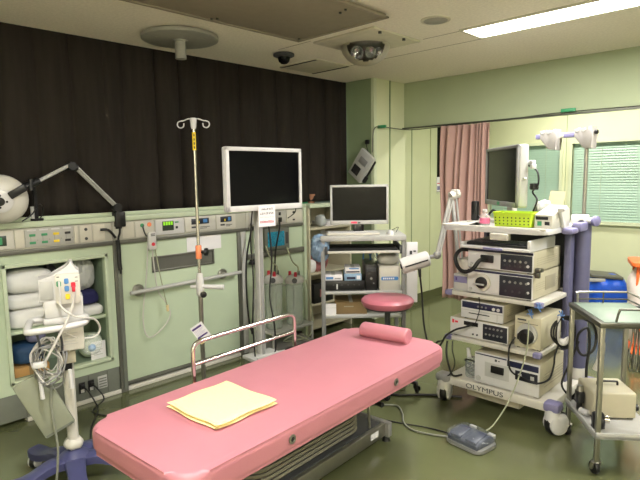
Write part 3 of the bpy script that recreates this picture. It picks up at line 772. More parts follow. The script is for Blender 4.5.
# ------------------------------------------------------------------ shelving beyond the panels
t = thing('open_shelf', 'cream open shelving between the last green panel and the pillar', 'shelf', (-0.1, 4.06, 0))
W('side_panel', t, M_cream, (-0.32, 0.06, 3.737, 3.757, 0, 1.33, .003)); W('side_panel', t, M_cream, (-0.32, 0.06, 4.36, 4.385, 0, 1.33, .003))
W('top_board', t, M_ledge, (-0.32, 0.08, 3.737, 4.385, 1.305, 1.345, .004))
W('back_panel', t, M_cream, (-0.325, -0.31, 3.75, 4.37, 0, 1.31))
for z in (1.08, 0.62, 0.30, 0.06): W('shelf_board', t, M_cream, (-0.31, 0.06, 3.757, 4.36, z, z + 0.022, .003))
crumple('blue_bag', (0.81, 3.12, 0.92), (0.075, 0.05, 0.11), mat('blue_clear_bag', (120, 146, 172), .25, var=.5, scale=16, alpha=.8, bump=.5, bscale=24), 'crumpled blue and clear plastic bag hanging at the left post of the computer trolley', 'bag', 44, 21)
cushion('clear_bag', (-0.02, 3.99, 1.102), (0.06, 0.045, 0.06), mat('clear_bag', (178, 184, 184), .25, bump=.7, bscale=18), 'clear crumpled bag on the shelving right of the blue bag', 'bag', p=.75, seed=22)
mb = MB(); 
for i in range(4): mb.box(-.11, .11, -.15, .15, .012 * i, .012 * i + .0105, .002, M=Matrix.Rotation(R(3 * i - 4), 4, 'Z'))
single('paper_stack', mb, M_paper, 'pile of white papers on the shelving right of the blue bag', 'papers', (-0.1, 4.20, 1.102))
crumple('striped_bag', (-0.02, 3.93, 0.642), (0.075, 0.12, 0.12), M_maroon, 'maroon cloth bundle on the middle shelf beside the computer trolley', 'bundle', 0, 23)
cushion('white_bundle', (0.0, 3.81, 0.642), (0.05, 0.06, 0.07), M_linen, 'small white cloth bundle beside the maroon bundle', 'cloth', p=.7, seed=24)
mb = MB(); mb.box(-.1, .1, -.14, .14, 0, .2, .004); mb.mi = 1; mb.box(.1, .101, -.06, .05, .06, .14)
single('dark_box', mb, [M_black, M_maroon], 'dark box on the lower shelf beside the computer trolley', 'box', (-0.05, 3.95, 0.322))
for i, c_ in enumerate(((3.80, M_greenlab, 'green box on top of the shelving left of the desktop monitor'), (3.95, mat('terracotta', (150, 104, 78), .8), 'terracotta pot on top of the shelving behind the desktop monitor'))):
    mb = MB()
    if i == 0: mb.box(-.05, .05, -.06, .06, 0, .065, .004); mb.mi = 1; mb.box(.05, .0505, -.03, .03, .02, .045)
    else: mb.lathe([(.04, 0), (.056, .075), (.062, .075), (.062, .092), (.052, .092), (.045, .05), (0, .05)], seg=24)
    single('green_box' if i == 0 else 'plant_pot', mb, [c_[1], M_paper] if i == 0 else c_[1], c_[2], 'box' if i == 0 else 'pot', (-0.12, c_[0], 1.345))

# ------------------------------------------------------------------ examination couch
bed = thing('examination_couch', 'pink vinyl examination couch on a grey lifting base with bellows', 'couch', (1.915, 1.80, 0), 3.5)
hw, hl = 0.352, 0.945
mb = MB(); mb.prism(rrect(-hw, hw, -hl, hl, 0.11, 8), 0.498, 0.60, 'z', 0.028, 5); build('mattress', mb, M_pink, bed)
mb = MB(); mb.box(-hw + .09, hw - .09, -hl + .12, hl - .12, 0.455, 0.50, .005); build('top_frame', mb, M_greydk, bed)
for y in (-0.42, 0.36):
    mb = MB(); mb.lathe([(0.020, 0), (0.020, 0.005), (0.011, 0.006), (0.0095, 0.002)], (hw - 0.001, y, 0.548), (1, 0, 0), 20)
    g_ = build('grommet', mb, M_steel, bed, label='metal ringed hole in the pink side')
    mb = MB(); mb.cyl((hw - .001, y, .548), (hw + .003, y, .548), .0105, seg=14); build('hole', mb, M_blackm, g_)
# bellows (folded skirt of the lift)
mb = MB(); prev = None
bx0, bx1, by0, by1 = -0.36, 0.005, -0.34, 0.54
n = 13
for i in range(n):
    for (q, o_) in ((0.0, -.014), (0.12, .004), (0.5, .012), (0.88, .004), (1.0, -.014)):
        z = 0.125 + (0.46 - 0.125) * (i + q) / n
        loop = [mb.bm.verts.new((x, y, z)) for x, y in rrect(bx0 - o_, bx1 + o_, by0 - o_, by1 + o_, 0.12, 8)]
        mb.mi = 1 if q in (0.12, 1.0) else 0  # groove faces take dark grey: crease shade put into the colour
        if prev and q > 0: mb.bridge(prev, loop)
        prev = loop
mb.sharp = 25; build('bellows', mb, [mat('bellows_vinyl', (124, 120, 104), .55, var=.05), M_greydk], bed)
mb = MB(); mb.box(-0.44, 0.04, -0.68, 0.68, 0.05, 0.12, .006); build('base_plate', mb, M_greydk, bed)
for x in (0.046, -0.455):
    mb = MB(); mb.box(x - .012, x + .018, -0.72, 0.70, 0.035, 0.115, .005); build('side_rail', mb, M_steel if x > 0 else M_grey, bed)
mb = MB(); mb.box(0.0642, 0.0655, 0.54, 0.62, 0.06, 0.098, .0005); build('rating_plate', mb, M_paper, bed)
for y in (-0.73, 0.71):
    mb = MB(); mb.box(-0.5, 0.09, y - .02, y + .02, 0.03, 0.12, .006); c_ = build('end_bar', mb, M_grey, bed)
    for x in (-.46, 0.06):
        mb = MB(); mb.cyl((x, y, 0), (x, y, .035), .026, .018, 14); build('foot', mb, M_black, c_)
mb = MB(); mb.tube([(0.03, 0.575, 0.12), (0.03, 0.572, 0.2), (0.03, 0.568, 0.28), (0.045, 0.565, 0.30)], .008, 8, 4); pl = build('pedal_lever', mb, M_steel, bed)
mb = MB(); mb.cyl((0.02, .565, .302), (0.14, .55, .30), .013, .015, 12); build('grip', mb, M_black, pl)
# chrome safety rail on the wall side
def bedw(p): return p
mb = MB(); xr = -0.40
a, b = -0.345, 0.40
mb.tube([(xr, a, 0.46), (xr, a, 0.60), (xr, a, 0.74), (xr, a + .012, 0.770), (xr, a + .045, 0.785), (xr, a + .12, 0.787), (xr, b - .12, 0.787), (xr, b - .045, 0.785), (xr, b - .012, 0.770), (xr, b, 0.74), (xr, b, 0.60), (xr, b, 0.46)], 0.0115, 12, 3)
sr = build('safety_rail', mb, M_chrome, bed)
mb = MB(); mb.cyl((xr, a, 0.672), (xr, b, 0.672), .0095, seg=12); build('cross_bar', mb, M_chrome, sr)
for y in (a, b):
    mb = MB(); mb.box(xr - .02, xr + .14, y - .02, y + .02, .462, .492, .004); build('bracket', mb, M_greydk, sr)

# pillow roll and towel
mb = MB()
prof = []
for k in range(20):
    a = 2 * math.pi * k / 20
    y = 0.056 * math.cos(a); z = 0.044 + 0.044 * math.sin(a)
    if z < 0.012: z = 0.0 + 0.3 * z
    prof.append((y, z))
mb.prism(prof, -0.16, 0.16, 'x', 0.012, 3)
single('bolster_pillow', mb, M_pink, 'pink roll pillow lying across the head end of the couch', 'pillow', (1.858, 2.60, 0.6005), 9)
mb = MB()
def tow(layer):
    z0 = 0.016 * layer; off = [0.0, 0.002][layer]
    r_ = random.Random(layer + 5); ph = [r_.uniform(0, 6) for _ in range(6)]
    nx, ny = 22, 22; sx, sy = 0.176 + off, 0.168 - off * .6
    def top(u, v, dz):
        x = (u - .5) * 2; y = (v - .5) * 2
        ex = sx * x + 0.004 * math.sin(5 * y + ph[0]) * abs(x) ** 3; ey = sy * y + 0.005 * math.sin(4 * x + ph[1]) * abs(y) ** 3
        edge = 1 - max(abs(x), abs(y)) ** 14
        z = z0 + 0.0085 + dz * 0.0082 * max(edge, 0) ** .4 + layer * .0006 * (math.sin(6 * x + ph[2]) + math.sin(5 * y + ph[3])) * (1 if dz > 0 else .6)
        return (ex, ey, max(z, 0.0003))
    mb.sheet(lambda u, v: top(u, v, 1), nx, ny); mb.sheet(lambda u, v: top(u, v, -1), nx, ny)
for l in range(2): tow(l)
bmesh.ops.remove_doubles(mb.bm, verts=mb.bm.verts[:], dist=0.0004); mb.sharp = 80
single('folded_towel', mb, M_towel, 'folded pale yellow towel lying on the pink couch', 'towel', (1.92, 1.325, 0.6005), 2.5)

# ------------------------------------------------------------------ IV pole
t = thing('iv_pole', 'tall steel drip stand with two hooks and an orange collar, behind the couch', 'drip stand', (0.80, 1.97, 0))
mb = MB(); mb.cyl((0, 0, .10), (0, 0, .92), .0155, seg=16); build('lower_tube', mb, M_steel, t)
mb = MB(); mb.cyl((0, 0, .80), (0, 0, 1.97), .0105, seg=14); build('upper_tube', mb, M_chrome, t)
mb = MB(); mb.lathe([(.013, 1.925), (.018, 1.94), (.022, 1.985), (.02, 1.995), (0, 1.995)], seg=16); hh = build('hook_hub', mb, M_white, t)
for s_ in (-1, 1):
    ux, uy = 0.72 * s_, 0.69 * s_
    pts = [(0, 1.985)] + [(.03, 1.99), (.065, 1.978)] + [(0.082 + .022 * math.cos(R(a)), 1.955 + .022 * math.sin(R(a))) for a in (100, 40, -20, -80, -140, -200)]
    mb = MB(); mb.tube([(ux * p[0], uy * p[0], p[1]) for p in pts], .0042, 8, 4); build('hook', mb, M_white, hh)
mb = MB(); mb.cyl((0, 0, 1.79), (0, 0, 1.905), .0118, seg=14); yl = build('label_band', mb, M_yellow, t, label='yellow printed band')
mb = MB()
for i in range(4): mb.box(.0075, .0125, -.0085, -.003, 1.80 + .026 * i, 1.815 + .026 * i)
build('print_mark', mb, M_black, yl)
mb = MB(); mb.lathe([(.017, 1.08), (.02, 1.085), (.02, 1.165), (.017, 1.17)], seg=18); cl = build('collar', mb, M_salmon, t, label='orange collar')
mb = MB(); mb.lathe([(.01, .0), (.012, .022), (.026, .026), (.026, .046), (.012, .05), (0, .05)], (.01, .01, 1.125), (.72, .69, 0), 16); build('knob', mb, M_black, cl)
mb = MB(); mb.lathe([(.018, .83), (.026, .84), (.026, .93), (.018, .985)], seg=18); mb.cyl((.01, .01, .893), (.115, .11, .887), .014, .017, 12); mb.cyl((0, 0, .893), (-.045, -.043, .893), .013, .012, 12); hd_ = build('clamp_handle', mb, M_white, t)
mb = MB(); mb.lathe([(.008, 0), (.012, .02), (.021, .024), (.021, .04), (0, .043)], (.03, .0, .85), (.8, -.4, 0), 14); build('knob', mb, M_black, hd_)
mb = MB(); mb.lathe([(.05, .085), (.05, .11), (.02, .14), (.016, .16)], seg=20); hb = build('base_hub', mb, M_greydk, t)
for k in range(5):
    a = R(36 + 72 * k); mb = MB(); mb.tube([(.03 * math.cos(a), .03 * math.sin(a), .1), (.26 * math.cos(a), .26 * math.sin(a), .085)], .014, 8, 1); build('leg', mb, M_steel, t)
    caster(t, .26 * math.cos(a), .26 * math.sin(a), .03, turn=40 * k, top=.085)
mb = MB(); mb.box(-.045, .045, -.0008, .0008, -.075, .055, .0); mb.mi = 1; mb.box(-.04, .03, -.0014, -.0008, .028, .042); mb.box(-.04, .035, -.0014, -.0008, -.035, -.024)
mb.mi = 2
for i in range(6): mb.box(-.036, .034 - .012 * (i % 3), -.0013, -.0008, .018 - .008 * i, .0205 - .008 * i)
mb.mi = 3; mb.box(-.045, .045, -.0012, -.0008, -.075, -.06)
mb.xf(Matrix.Rotation(R(50), 4, 'Z') @ Matrix.Rotation(R(-33), 4, 'Y') @ Matrix.Translation((0, -.02, 0)))
single('paper_tag', mb, [M_paper, M_purlab, mat('lilac_print', (178, 166, 196), .8), mat('tan_print', (220, 196, 150), .8)], 'white printed tag with two purple bars, tied to the drip stand', 'tag', (0.825, 1.945, 0.60))

# ------------------------------------------------------------------ large white framed monitor on its stand
t = thing('medical_monitor', 'large flat monitor with a white frame on a grey column stand', 'monitor', (1.06, 2.325, 0), 86.5)
mw, mh, mz = 0.62, 0.412, 1.598
mb = MB(); mb.box(-mw / 2, mw / 2, -.02, .02, mz - mh / 2, mz + mh / 2, .014, 3); cs = build('casing', mb, M_white, t)
mb = MB()
for a in ((-mw / 2, mw / 2, mz + mh / 2 - .026, mz + mh / 2), (-mw / 2, mw / 2, mz - mh / 2, mz - mh / 2 + .038), (-mw / 2, -mw / 2 + .028, mz - mh / 2, mz + mh / 2), (mw / 2 - .022, mw / 2, mz - mh / 2, mz + mh / 2)):
    mb.box(a[0], a[1], -.032, -.018, a[2], a[3], .005)
build('bezel', mb, M_white, t)
mb = MB(); mb.box(-mw / 2 + .024, mw / 2 - .018, -.0225, -.0205, mz - mh / 2 + .034, mz + mh / 2 - .022); build('screen', mb, M_screen, t)
mb = MB(); mb.cyl((mw / 2 - .002, -.005, mz - .05), (mw / 2 + .014, -.005, mz - .05), .008, seg=10); build('side_knob', mb, M_white, t)
mb = MB(); mb.box(-.1, .1, .02, .09, mz - .12, mz + .1, .01); build('mount_bracket', mb, M_grey, t)
mb = MB(); mb.box(-.022, .022, .05, .10, .10, mz - .05, .008); co_ = build('column', mb, M_greylt, t)
mb = MB(); mb.box(-.012, .012, .046, .051, .2, mz - .25, .002); build('cable_groove', mb, M_grey, co_)
mb = MB(); mb.box(-.12, .12, -.04, .14, .36, .385, .006); mb.box(-.12, .12, -.04, -.03, .385, .41, .002); build('stand_shelf', mb, M_greylt, t)
mb = MB(); mb.box(-.22, .22, -.10, .22, .07, .115, .02); build('base', mb, M_grey, t)
for x, y in ((-.19, -.07), (.19, -.07), (-.19, .19), (.19, .19)): caster(t, x, y, .032, turn=30 * x, top=.075)
mb = MB(); mb.tube([(.02, .06, 1.45), (.06, .04, 1.30), (.075, .03, 1.05), (.05, .03, .8), (.06, .0, .6), (.09, .03, .42), (.07, .02, .38)], .006, 6, 6); build('cord', mb, M_cable, t)
mb = MB(); mb.tube([(-.05, .06, 1.42), (-.075, .06, 1.2), (-.07, .05, .9), (-.085, .05, .6), (-.06, .05, .2)], .005, 6, 6); build('cord', mb, M_cable, t)
mb = MB(); mb.tube([(.3, .03, 1.42), (.31, .05, 1.36), (.25, .06, 1.32)], .004, 6, 6); build('cord', mb, M_cable, t)
# taped notice hanging on the lower frame: illegible printed rows, two black, one fine, one red
mb = MB(); mb.box(-.062, .062, -.001, .0, 0, .125); rq = random.Random(4)
def glyph(x, z, s_, n_=5):
    for _ in range(n_):
        if rq.random() < .5:
            zz_ = z + rq.uniform(-.42, .42) * s_; mb.box(x - s_ * .42, x + s_ * rq.uniform(.1, .42), -.0018, -.001, zz_ - s_ * .06, zz_ + s_ * .06)
        else:
            xx_ = x + rq.uniform(-.4, .4) * s_; mb.box(xx_ - s_ * .06, xx_ + s_ * .06, -.0018, -.001, z - s_ * .42, z + s_ * rq.uniform(.1, .42))
mb.mi = 1
for i in range(6): glyph(-.036 + .0145 * i, .104, .0135)
for i in range(7): glyph(-.044 + .0145 * i, .078, .014)
for i in range(7): glyph(-.044 + .0145 * i, .056, .007, 3)
mb.mi = 2
for i in range(7): glyph(-.044 + .0145 * i, .028, .0155, 6)
mb.xf(Matrix.Diagonal((1.12, 1, 1.12, 1)))
single('taped_notice', mb, [M_paper, M_greydk, mat('red_print', (186, 60, 80), .8)], 'white notice with black and red lettering taped under the large monitor', 'notice', (1.098, 2.315, 1.285), 86.5)

# ------------------------------------------------------------------ suction jars on a low stand
t = thing('suction_stand', 'low grey stand with ring holders for the suction jars by the wall', 'stand', (0.24, 3.22, 0))
mb = MB(); mb.box(-.13, .13, -.25, .25, .24, .265, .006); build('upper_tray', mb, M_greylt, t)
mb = MB(); mb.box(-.13, .13, -.25, .25, .09, .11, .006); build('lower_tray', mb, M_grey, t)
for x in (-.12, .12):
    for y in (-.24, .24):
        mb = MB(); mb.cyl((x, y, .06), (x, y, .62 if x < 0 else .27), .010, seg=10); build('post', mb, M_greylt, t)
        caster(t, x, y, .026, top=.07)
mb = MB(); mb.cyl((-.12, -.24, .6), (-.12, .24, .6), .008, seg=8); build('cross_bar', mb, M_greylt, t)
def jar(x, y, label, h=.36):
    t = thing('suction_jar', label, 'jar', (x, y, .2655), 0)
    mb = MB(); mb.lathe([(0, 0), (.068, 0), (.075, .01), (.082, h - .02), (.082, h), (.076, h), (.07, .02), (0, .012)], seg=28); build('jar_body', mb, M_clear, t)
    mb = MB(); mb.lathe([(.086, h - .015), (.09, h), (.09, h + .02), (.07, h + .045), (.03, h + .06), (0, h + .062)], seg=28); ld = build('lid', mb, M_white, t)
    for a in (200, 330, 80):
        mb = MB(); q = Vector((.045 * math.cos(R(a)), .045 * math.sin(R(a)), h + .04)); mb.cyl(q, q + Vector((0, 0, .05)), .016, .012, 12)
        build('port', mb, M_red if a != 80 else M_greydk, ld, label='red port' if a != 80 else None)
    mb = MB(); mb.cyl((.055, -.05, h + .02), (.085, -.078, h + .025), .02, .024, 14); build('gauge', mb, M_greydk, ld)
    mb = MB(); mb.tube([(.02, .02, h + .06), (.03, .02, h + .13), (-.05, .03, h + .17), (-.14, .04, h + .3)], .007, 8, 5); build('tube', mb, M_tube, t)
    mb = MB()
    for i in range(8): mb.box(.0815, .0825, -.012, .012 - .008 * (i % 2), .06 + .034 * i, .0625 + .034 * i, M=Matrix.Rotation(R(-50), 4, 'Z'))
    build('scale', mb, M_greydk, t)['kind'] = 'stuff'
jar(.25, 3.09, 'clear suction jar with a white lid, nearer one on the low stand', .43)
jar(.29, 3.31, 'clear suction jar with a white lid and red ports, right one on the low stand', .40)
mb = MB(); mb.tube([(.3, 3.45, .66), (.33, 3.50, .3), (.36, 3.42, .14), (.3, 3.25, .12), (.34, 3.12, .16), (.4, 3.2, .2), (.42, 3.36, .12), (.4, 3.5, .02), (.5, 3.6, .01)], .006, 6, 6)
single('suction_tubing', mb, M_tube, 'clear coiled tubing hanging at the low stand of the suction jars', 'tubing')
for k, (y, zt, lab) in enumerate(((2.94, 1.2, 'black hose hanging down along the wide grey upright'), (3.28, 1.2, 'black hose hanging in front of the blue wall screen'))):
    mb = MB(); mb.tube([(.02, y + .1, zt), (.07, y + .06, zt - .06), (.07, y, zt - .3), (.08, y - .02, zt - .6), (.07, y + .01, zt - .9), (.08, y + .04, .2)], .008, 7, 6)
    single('black_hose', mb, M_cable, lab, 'hose')
t = thing('oxygen_flow_meter', 'green tinted gas flow meter plugged in beside the wide grey upright', 'flow meter', (.06, 3.07, 1.0))
mb = MB(); mb.cyl((0, 0, 0), (0, 0, .2), .022, seg=16); build('meter_tube', mb, mat('green_tint', (40, 120, 96), .2, alpha=.8), t)
mb = MB(); mb.cyl((-.045, 0, .16), (.03, 0, .16), .016, seg=12); mb.cyl((0, 0, -.03), (0, 0, .01), .026, seg=14); build('valve', mb, M_greydk, t)
mb = MB(); mb.tube([(0, 0, -.03), (.01, .01, -.15), (.02, .05, -.25), (.01, .02, -.4), (.02, -.03, -.6)], .005, 6, 5); build('tube', mb, M_greylt, t)
t = thing('gas_valve', 'small black valve on the wall rail left of the blue wall screen', 'valve', (.04, 3.05, .80))
mb = MB(); mb.cyl((-.04, 0, .06), (.03, 0, .06), .018, seg=12); mb.box(-.02, .03, -.05, .05, .03, .06, .006); build('body', mb, M_black, t)
mb = MB(); mb.tube([(0, .02, .04), (.02, .04, -.1), (.02, -.03, -.3), (.03, -.08, -.6)], .006, 6, 5); build('hose', mb, M_cable, t)

# ------------------------------------------------------------------ wall hung panel on the pillar
t = thing('wall_panel_device', 'grey tilted panel device with a dark square window, hung on the pillar', 'device', (0.25, 4.36, 1.55))
Mt = Matrix.Translation((0.25, 4.34, 1.72)) @ Matrix.Rotation(R(38), 4, 'Y')
mb = MB(); mb.box(-.10, .10, -.03, .02, -.155, .155, .012, M=Mt); build('body', mb, M_greylt, t, world=True)
mb = MB(); mb.box(-.072, .03, -.0325, -.029, -.115, -.02, .002, M=Mt); build('window', mb, M_blackm, t, world=True)
mb = MB(); mb.box(-.05, .06, -.0315, -.029, .02, .09, .002, M=Mt); build('label_plate', mb, M_grey, t, world=True)
mb = MB(); mb.box(-.125, .105, .02, .05, -.13, .12, .01, M=Mt); mb.box(.05, .13, -.005, .03, -.13, -.06, .006, M=Mt); build('back_case', mb, M_black, t, world=True)
mb = MB(); mb.tube([(.33, 4.35, 1.84), (.30, 4.36, 1.9), (.285, 4.37, 1.96)], .004, 6, 4); mb.box(.265, .305, 4.37, 4.402, 1.94, 1.985, .006); build('hook', mb, M_black, t, world=True)

# ------------------------------------------------------------------ computer trolley
PCX, PCY, PCR = 1.10, 3.32, 44.0
t = thing('computer_trolley', 'grey computer trolley with shelves behind the round stool', 'trolley', (PCX, PCY, 0), PCR)
pw, pd = .34, .46
for x in (-pw + .012, pw - .012):
    for y in (.03, pd - .03):
        mb = MB(); mb.box(x - .017, x + .017, y - .022, y + .022, .07, 1.095, .004); build('post', mb, M_grey, t)
        caster(t, x, y, .03, turn=25, top=.075)
mb = MB(); mb.box(-pw - .005, pw + .005, 0, pd, 1.09, 1.135, .005); build('top_board', mb, M_greylt, t)
mb = MB(); mb.box(-pw + .05, pw - .05, -.02, pd - .1, .995, 1.01, .003); mb.box(-pw + .05, pw - .05, -.022, -.008, .994, 1.012, .003); tr = build('keyboard_tray', mb, M_white2, t)
for x in (-pw + .03, pw - .05):
    mb = MB(); mb.box(x, x + .02, .0, pd - .06, .985, 1.05, .002); build('slide_rail', mb, M_greydk, tr)
mb = MB(); mb.box(-pw + .06, pw - .06, .02, pd - .14, 1.01, 1.03, .003); build('gap_shade', mb, M_blackm, t)  # black slab over the tray puts in the shade of the gap
for z in (.655, .455, .12):
    mb = MB(); mb.box(-pw, pw, .01, pd, z, z + .022, .003); build('shelf', mb, M_greylt, t)
MP = Matrix.Translation((PCX, PCY, 0)) @ Matrix.Rotation(R(PCR), 4, 'Z')
def pcp(x, y, z): return tuple(MP @ Vector((x, y, z)))
t = thing('desktop_monitor', 'silver framed desktop monitor standing on the computer trolley', 'monitor', pcp(-.022, .14, 1.1355), PCR)
mb = MB(); mb.box(-.238, .238, 0, .035, .085, .40, .008); build('casing', mb, M_greylt, t)
mb = MB()
for a in ((-.24, .24, .385, .405), (-.24, .24, .08, .112), (-.24, -.222, .08, .405), (.222, .24, .08, .405)): mb.box(a[0], a[1], -.008, .004, a[2], a[3], .003)
build('bezel', mb, M_greylt, t)
mb = MB(); mb.box(-.224, .224, -.002, .001, .108, .389); build('screen', mb, M_screen, t)
mb = MB(); mb.box(-.07, -.02, -.0092, -.0078, .088, .103); build('red_sticker', mb, mat('red_sticker', (226, 60, 90), .5), t, label='red sticker')
mb = MB(); mb.box(-.012, .008, -.0095, -.0078, .087, .098, .001); build('sensor', mb, M_black, t)
mb = MB(); mb.box(-.04, .04, .035, .06, .01, .2, .006); mb.box(-.05, .02, -.0, .04, .006, .09, .006); build('stand_neck', mb, M_black, t)
mb = MB(); mb.prism(rrect(-.12, .12, -.05, .13, .04), 0, .012, 'z', .004); build('stand_base', mb, M_grey, t)
t = thing('keyboard', 'off white keyboard lying in front of the desktop monitor', 'keyboard', pcp(-.08, .012, 1.1355), PCR)
mb = MB(); mb.box(-.215, .215, 0, .12, 0, .02, .005); build('body', mb, M_white2, t)
for r_ in range(5):
    mb = MB()
    for i in range(22): mb.box(-.205 + .0187 * i, -.205 + .0187 * i + .016, .012 + .0205 * r_, .012 + .0205 * r_ + .017, .02, .026, .002, 1)
    build('key_row', mb, M_white, t)
t = thing('computer_mouse', 'white computer mouse with its cord right of the keyboard', 'mouse', pcp(.225, .035, 1.1355), PCR)
mb = MB(); mb.ball((0, .045, .0), .032, .055, .036, 18, 12, lambda d: 1 if d.z > 0 else 1)
bmesh.ops.bisect_plane(mb.bm, geom=mb.bm.verts[:] + mb.bm.edges[:] + mb.bm.faces[:], plane_co=(0, 0, 0), plane_no=(0, 0, 1), clear_inner=True); build('body', mb, M_white, t)
mb = MB(); mb.tube([(0, .095, .012), (.02, .14, .02), (.06, .15, .04), (.075, .1, .05), (.05, .08, .01)], .0025, 6, 5); build('cord', mb, M_cable, t)
t = thing('video_recorder', 'flat black recorder with a white mark on the trolley shelf', 'recorder', pcp(-.155, .03, .6775), PCR)
mb = MB(); mb.box(-.165, .165, 0, .3, 0.008, .085, .004); build('case', mb, M_black, t)
mb = MB(); mb.box(-.066, -.055, -.002, 0, .015, .06); build('white_mark', mb, M_white, t)
for x in (-.09, -.02, .03, .08, .12):
    mb = MB(); mb.cyl((x, 0, .05), (x, -.006, .05), .006, seg=10); build('button', mb, M_greydk, t)
for x in (-.14, .14):
    for y in (.04, .26):
        mb = MB(); mb.cyl((x, y, 0), (x, y, .01), .012, seg=10); build('foot', mb, M_blackm, t)
def carton(name, loc, w, d, h, m, label, marks, rz=PCR):
    t = thing(name, label, 'box', loc, rz)
    mb = MB(); mb.box(-w / 2, w / 2, 0, d, 0, h, .002); build('carton', mb, m, t)
    for (x0, x1, z0, z1, mm) in marks:
        mb = MB(); mb.box(x0, x1, -.0012, 0, z0, z1); build('printed_panel', mb, mm, t)
    mb = MB(); mb.box(-.015, .015, -.0004, d, h, h + .0008); build('tape', mb, M_greylt, t)
carton('supply_carton', pcp(-.245, .05, .763), .15, .2, .045, M_paper, 'flat white and blue supply box on the recorder, left of the taller one', [(-.06, .0, .01, .03, M_bluetag), (.01, .06, .012, .02, M_grey)])
carton('supply_carton', pcp(-.085, .04, .763), .14, .2, .055, M_bluelt, 'pale blue supply box on the black recorder, under a white one', [(-.05, .02, .01, .03, M_navy), (.03, .06, .01, .04, M_paper)])
carton('supply_carton', pcp(-.085, .045, .820), .125, .18, .05, M_paper, 'white supply box topmost on the pale blue one', [(-.055, .055, .008, .02, M_navy), (-.03, .05, .035, .045, M_bluetag)])
t = thing('computer_tower', 'slim black computer tower in the middle of the trolley shelf', 'computer', pcp(.065, .04, .6775), PCR)
mb = MB(); mb.box(-.048, .048, 0, .34, 0, .215, .005); build('case', mb, M_black, t)
mb = MB(); mb.box(-.038, .038, -.003, 0, .155, .19, .001); build('drive_bay', mb, M_greydk, t)
mb = MB(); mb.cyl((0, -.004, .1), (0, 0, .1), .01, seg=14); mb.cyl((.02, -.004, .06), (.02, 0, .06), .006, seg=10); build('button', mb, M_grey, t)
t = thing('computer_tower', 'white computer tower with a blue label right of the black one', 'computer', pcp(.215, .03, .6775), PCR)
mb = MB(); mb.box(-.085, .085, 0, .34, 0, .20, .006); build('case', mb, M_white2, t)
mb = MB(); mb.prism(rrect(-.07, .07, .085, .115, .012), -.003, 0, 'y'); lb = build('label', mb, M_bluetag, t, label='blue label')
mb = MB()
for i in range(6): mb.box(-.055 + .016 * i, -.044 + .016 * i, -.004, -.003, .093, .107)
build('lettering', mb, M_paper, lb)
cushion('crumpled_bag', pcp(.215, .16, .8785), (.09, .1, .045), mat('grey_crumple', (186, 186, 178), .4, bump=.6, bscale=20), 'crumpled grey plastic bag on top of the white computer tower', 'bag', rz=PCR, p=.7, seed=31)
for k, pts in enumerate(([(.02, .3, .9), (.03, .28, .98), (.06, .26, .99), (.085, .27, .9)], [(.08, .3, .88), (.09, .26, .97), (.13, .24, .96), (.15, .25, .8)])):
    mb = MB(); mb.tube([pcp(*p) for p in pts], .008, 8, 6)
    single('blue_cable', mb, M_bluetag, 'blue cable looping above the black computer tower, %s loop' % ('left' if k == 0 else 'right'), 'cable')
mb = MB()
for k in range(4): mb.tube([pcp(.1 + .03 * k, .3, .985), pcp(.13 + .03 * k, .25, .91 - .02 * k), pcp(.22, .25, .89 + .02 * k), pcp(.25, .3, .98)], .0025, 6, 5)
single('thin_cables', mb, M_greydk, 'tangle of thin dark cables hanging under the trolley top', 'cables')
carton('cardboard_box', pcp(-.10, .06, .4775), .26, .28, .10, M_cardb, 'brown cardboard box on the lower trolley shelf behind the stool', [(-.06, .02, .06, .068, M_beigedk)])
mb = MB(); mb.box(-.045, .045, -.001, .001, 0, .095); mb.mi = 1; mb.box(-.045, .045, -.0015, -.001, .06, .062)
single('paper_note', mb, [M_paper, M_greylt], 'white paper leaning at the left end of the lower trolley shelf', 'paper', pcp(-.27, .035, .4775), PCR)
mb = MB(); mb.box(-.045, .045, -.01, .01, 0, .50, .003); mb.mi = 1
for (x, z, w, h) in ((-.02, .40, .02, .03), (.01, .42, .02, .012), (-.01, .33, .03, .02), (.015, .35, .012, .03)): mb.box(x, x + w, -.0112, -.01, z, z + h)
mb.mi = 2; mb.box(-.03, -.012, -.0112, -.01, .26, .31); mb.box(.005, .025, -.0112, -.01, .26, .31)
mb.mi = 3; mb.box(.36 - .36, .0, -.02, .0, .5, .5001)
single('document_pouch', mb, [M_paper, M_greydk, M_lilac, M_paper], 'tall white printed document pouch hung on the right post of the computer trolley', 'pouch', pcp(.40, .06, .57), PCR)

# ------------------------------------------------------------------ stool
t = thing('round_stool', 'round stool with a mauve pink seat between couch and computer trolley', 'stool', (1.45, 3.17, 0.0))
mb = MB(); mb.lathe([(0.0, .715), (.14, .714), (.182, .705), (.197, .687), (.195, .67), (.18, .645), (0, .645)], seg=44); build('seat', mb, M_pinkst, t)
mb = MB(); mb.lathe([(.178, .645), (.17, .632), (.05, .625), (0, .625)], seg=36); build('seat_pan', mb, M_greydk, t)
mb = MB(); mb.cyl((0, 0, .40), (0, 0, .63), .022, seg=16); mb.cyl((0, 0, .1), (0, 0, .42), .034, seg=16); build('column', mb, M_greydk, t)
mb = MB(); mb.lathe([(.055, .075), (.055, .11), (.036, .14), (0, .14)], seg=20); build('hub', mb, M_black, t)
for k in range(5):
    a = R(20 + 72 * k); mb = MB(); mb.tube([(.03 * math.cos(a), .03 * math.sin(a), .105), (.13 * math.cos(a), .13 * math.sin(a), .095), (.23 * math.cos(a), .23 * math.sin(a), .07)], .017, 8, 3); build('leg', mb, M_black, t)
    caster(t, .225 * math.cos(a), .225 * math.sin(a), .027, turn=33 * k + 10, top=.07, fork=M_black)

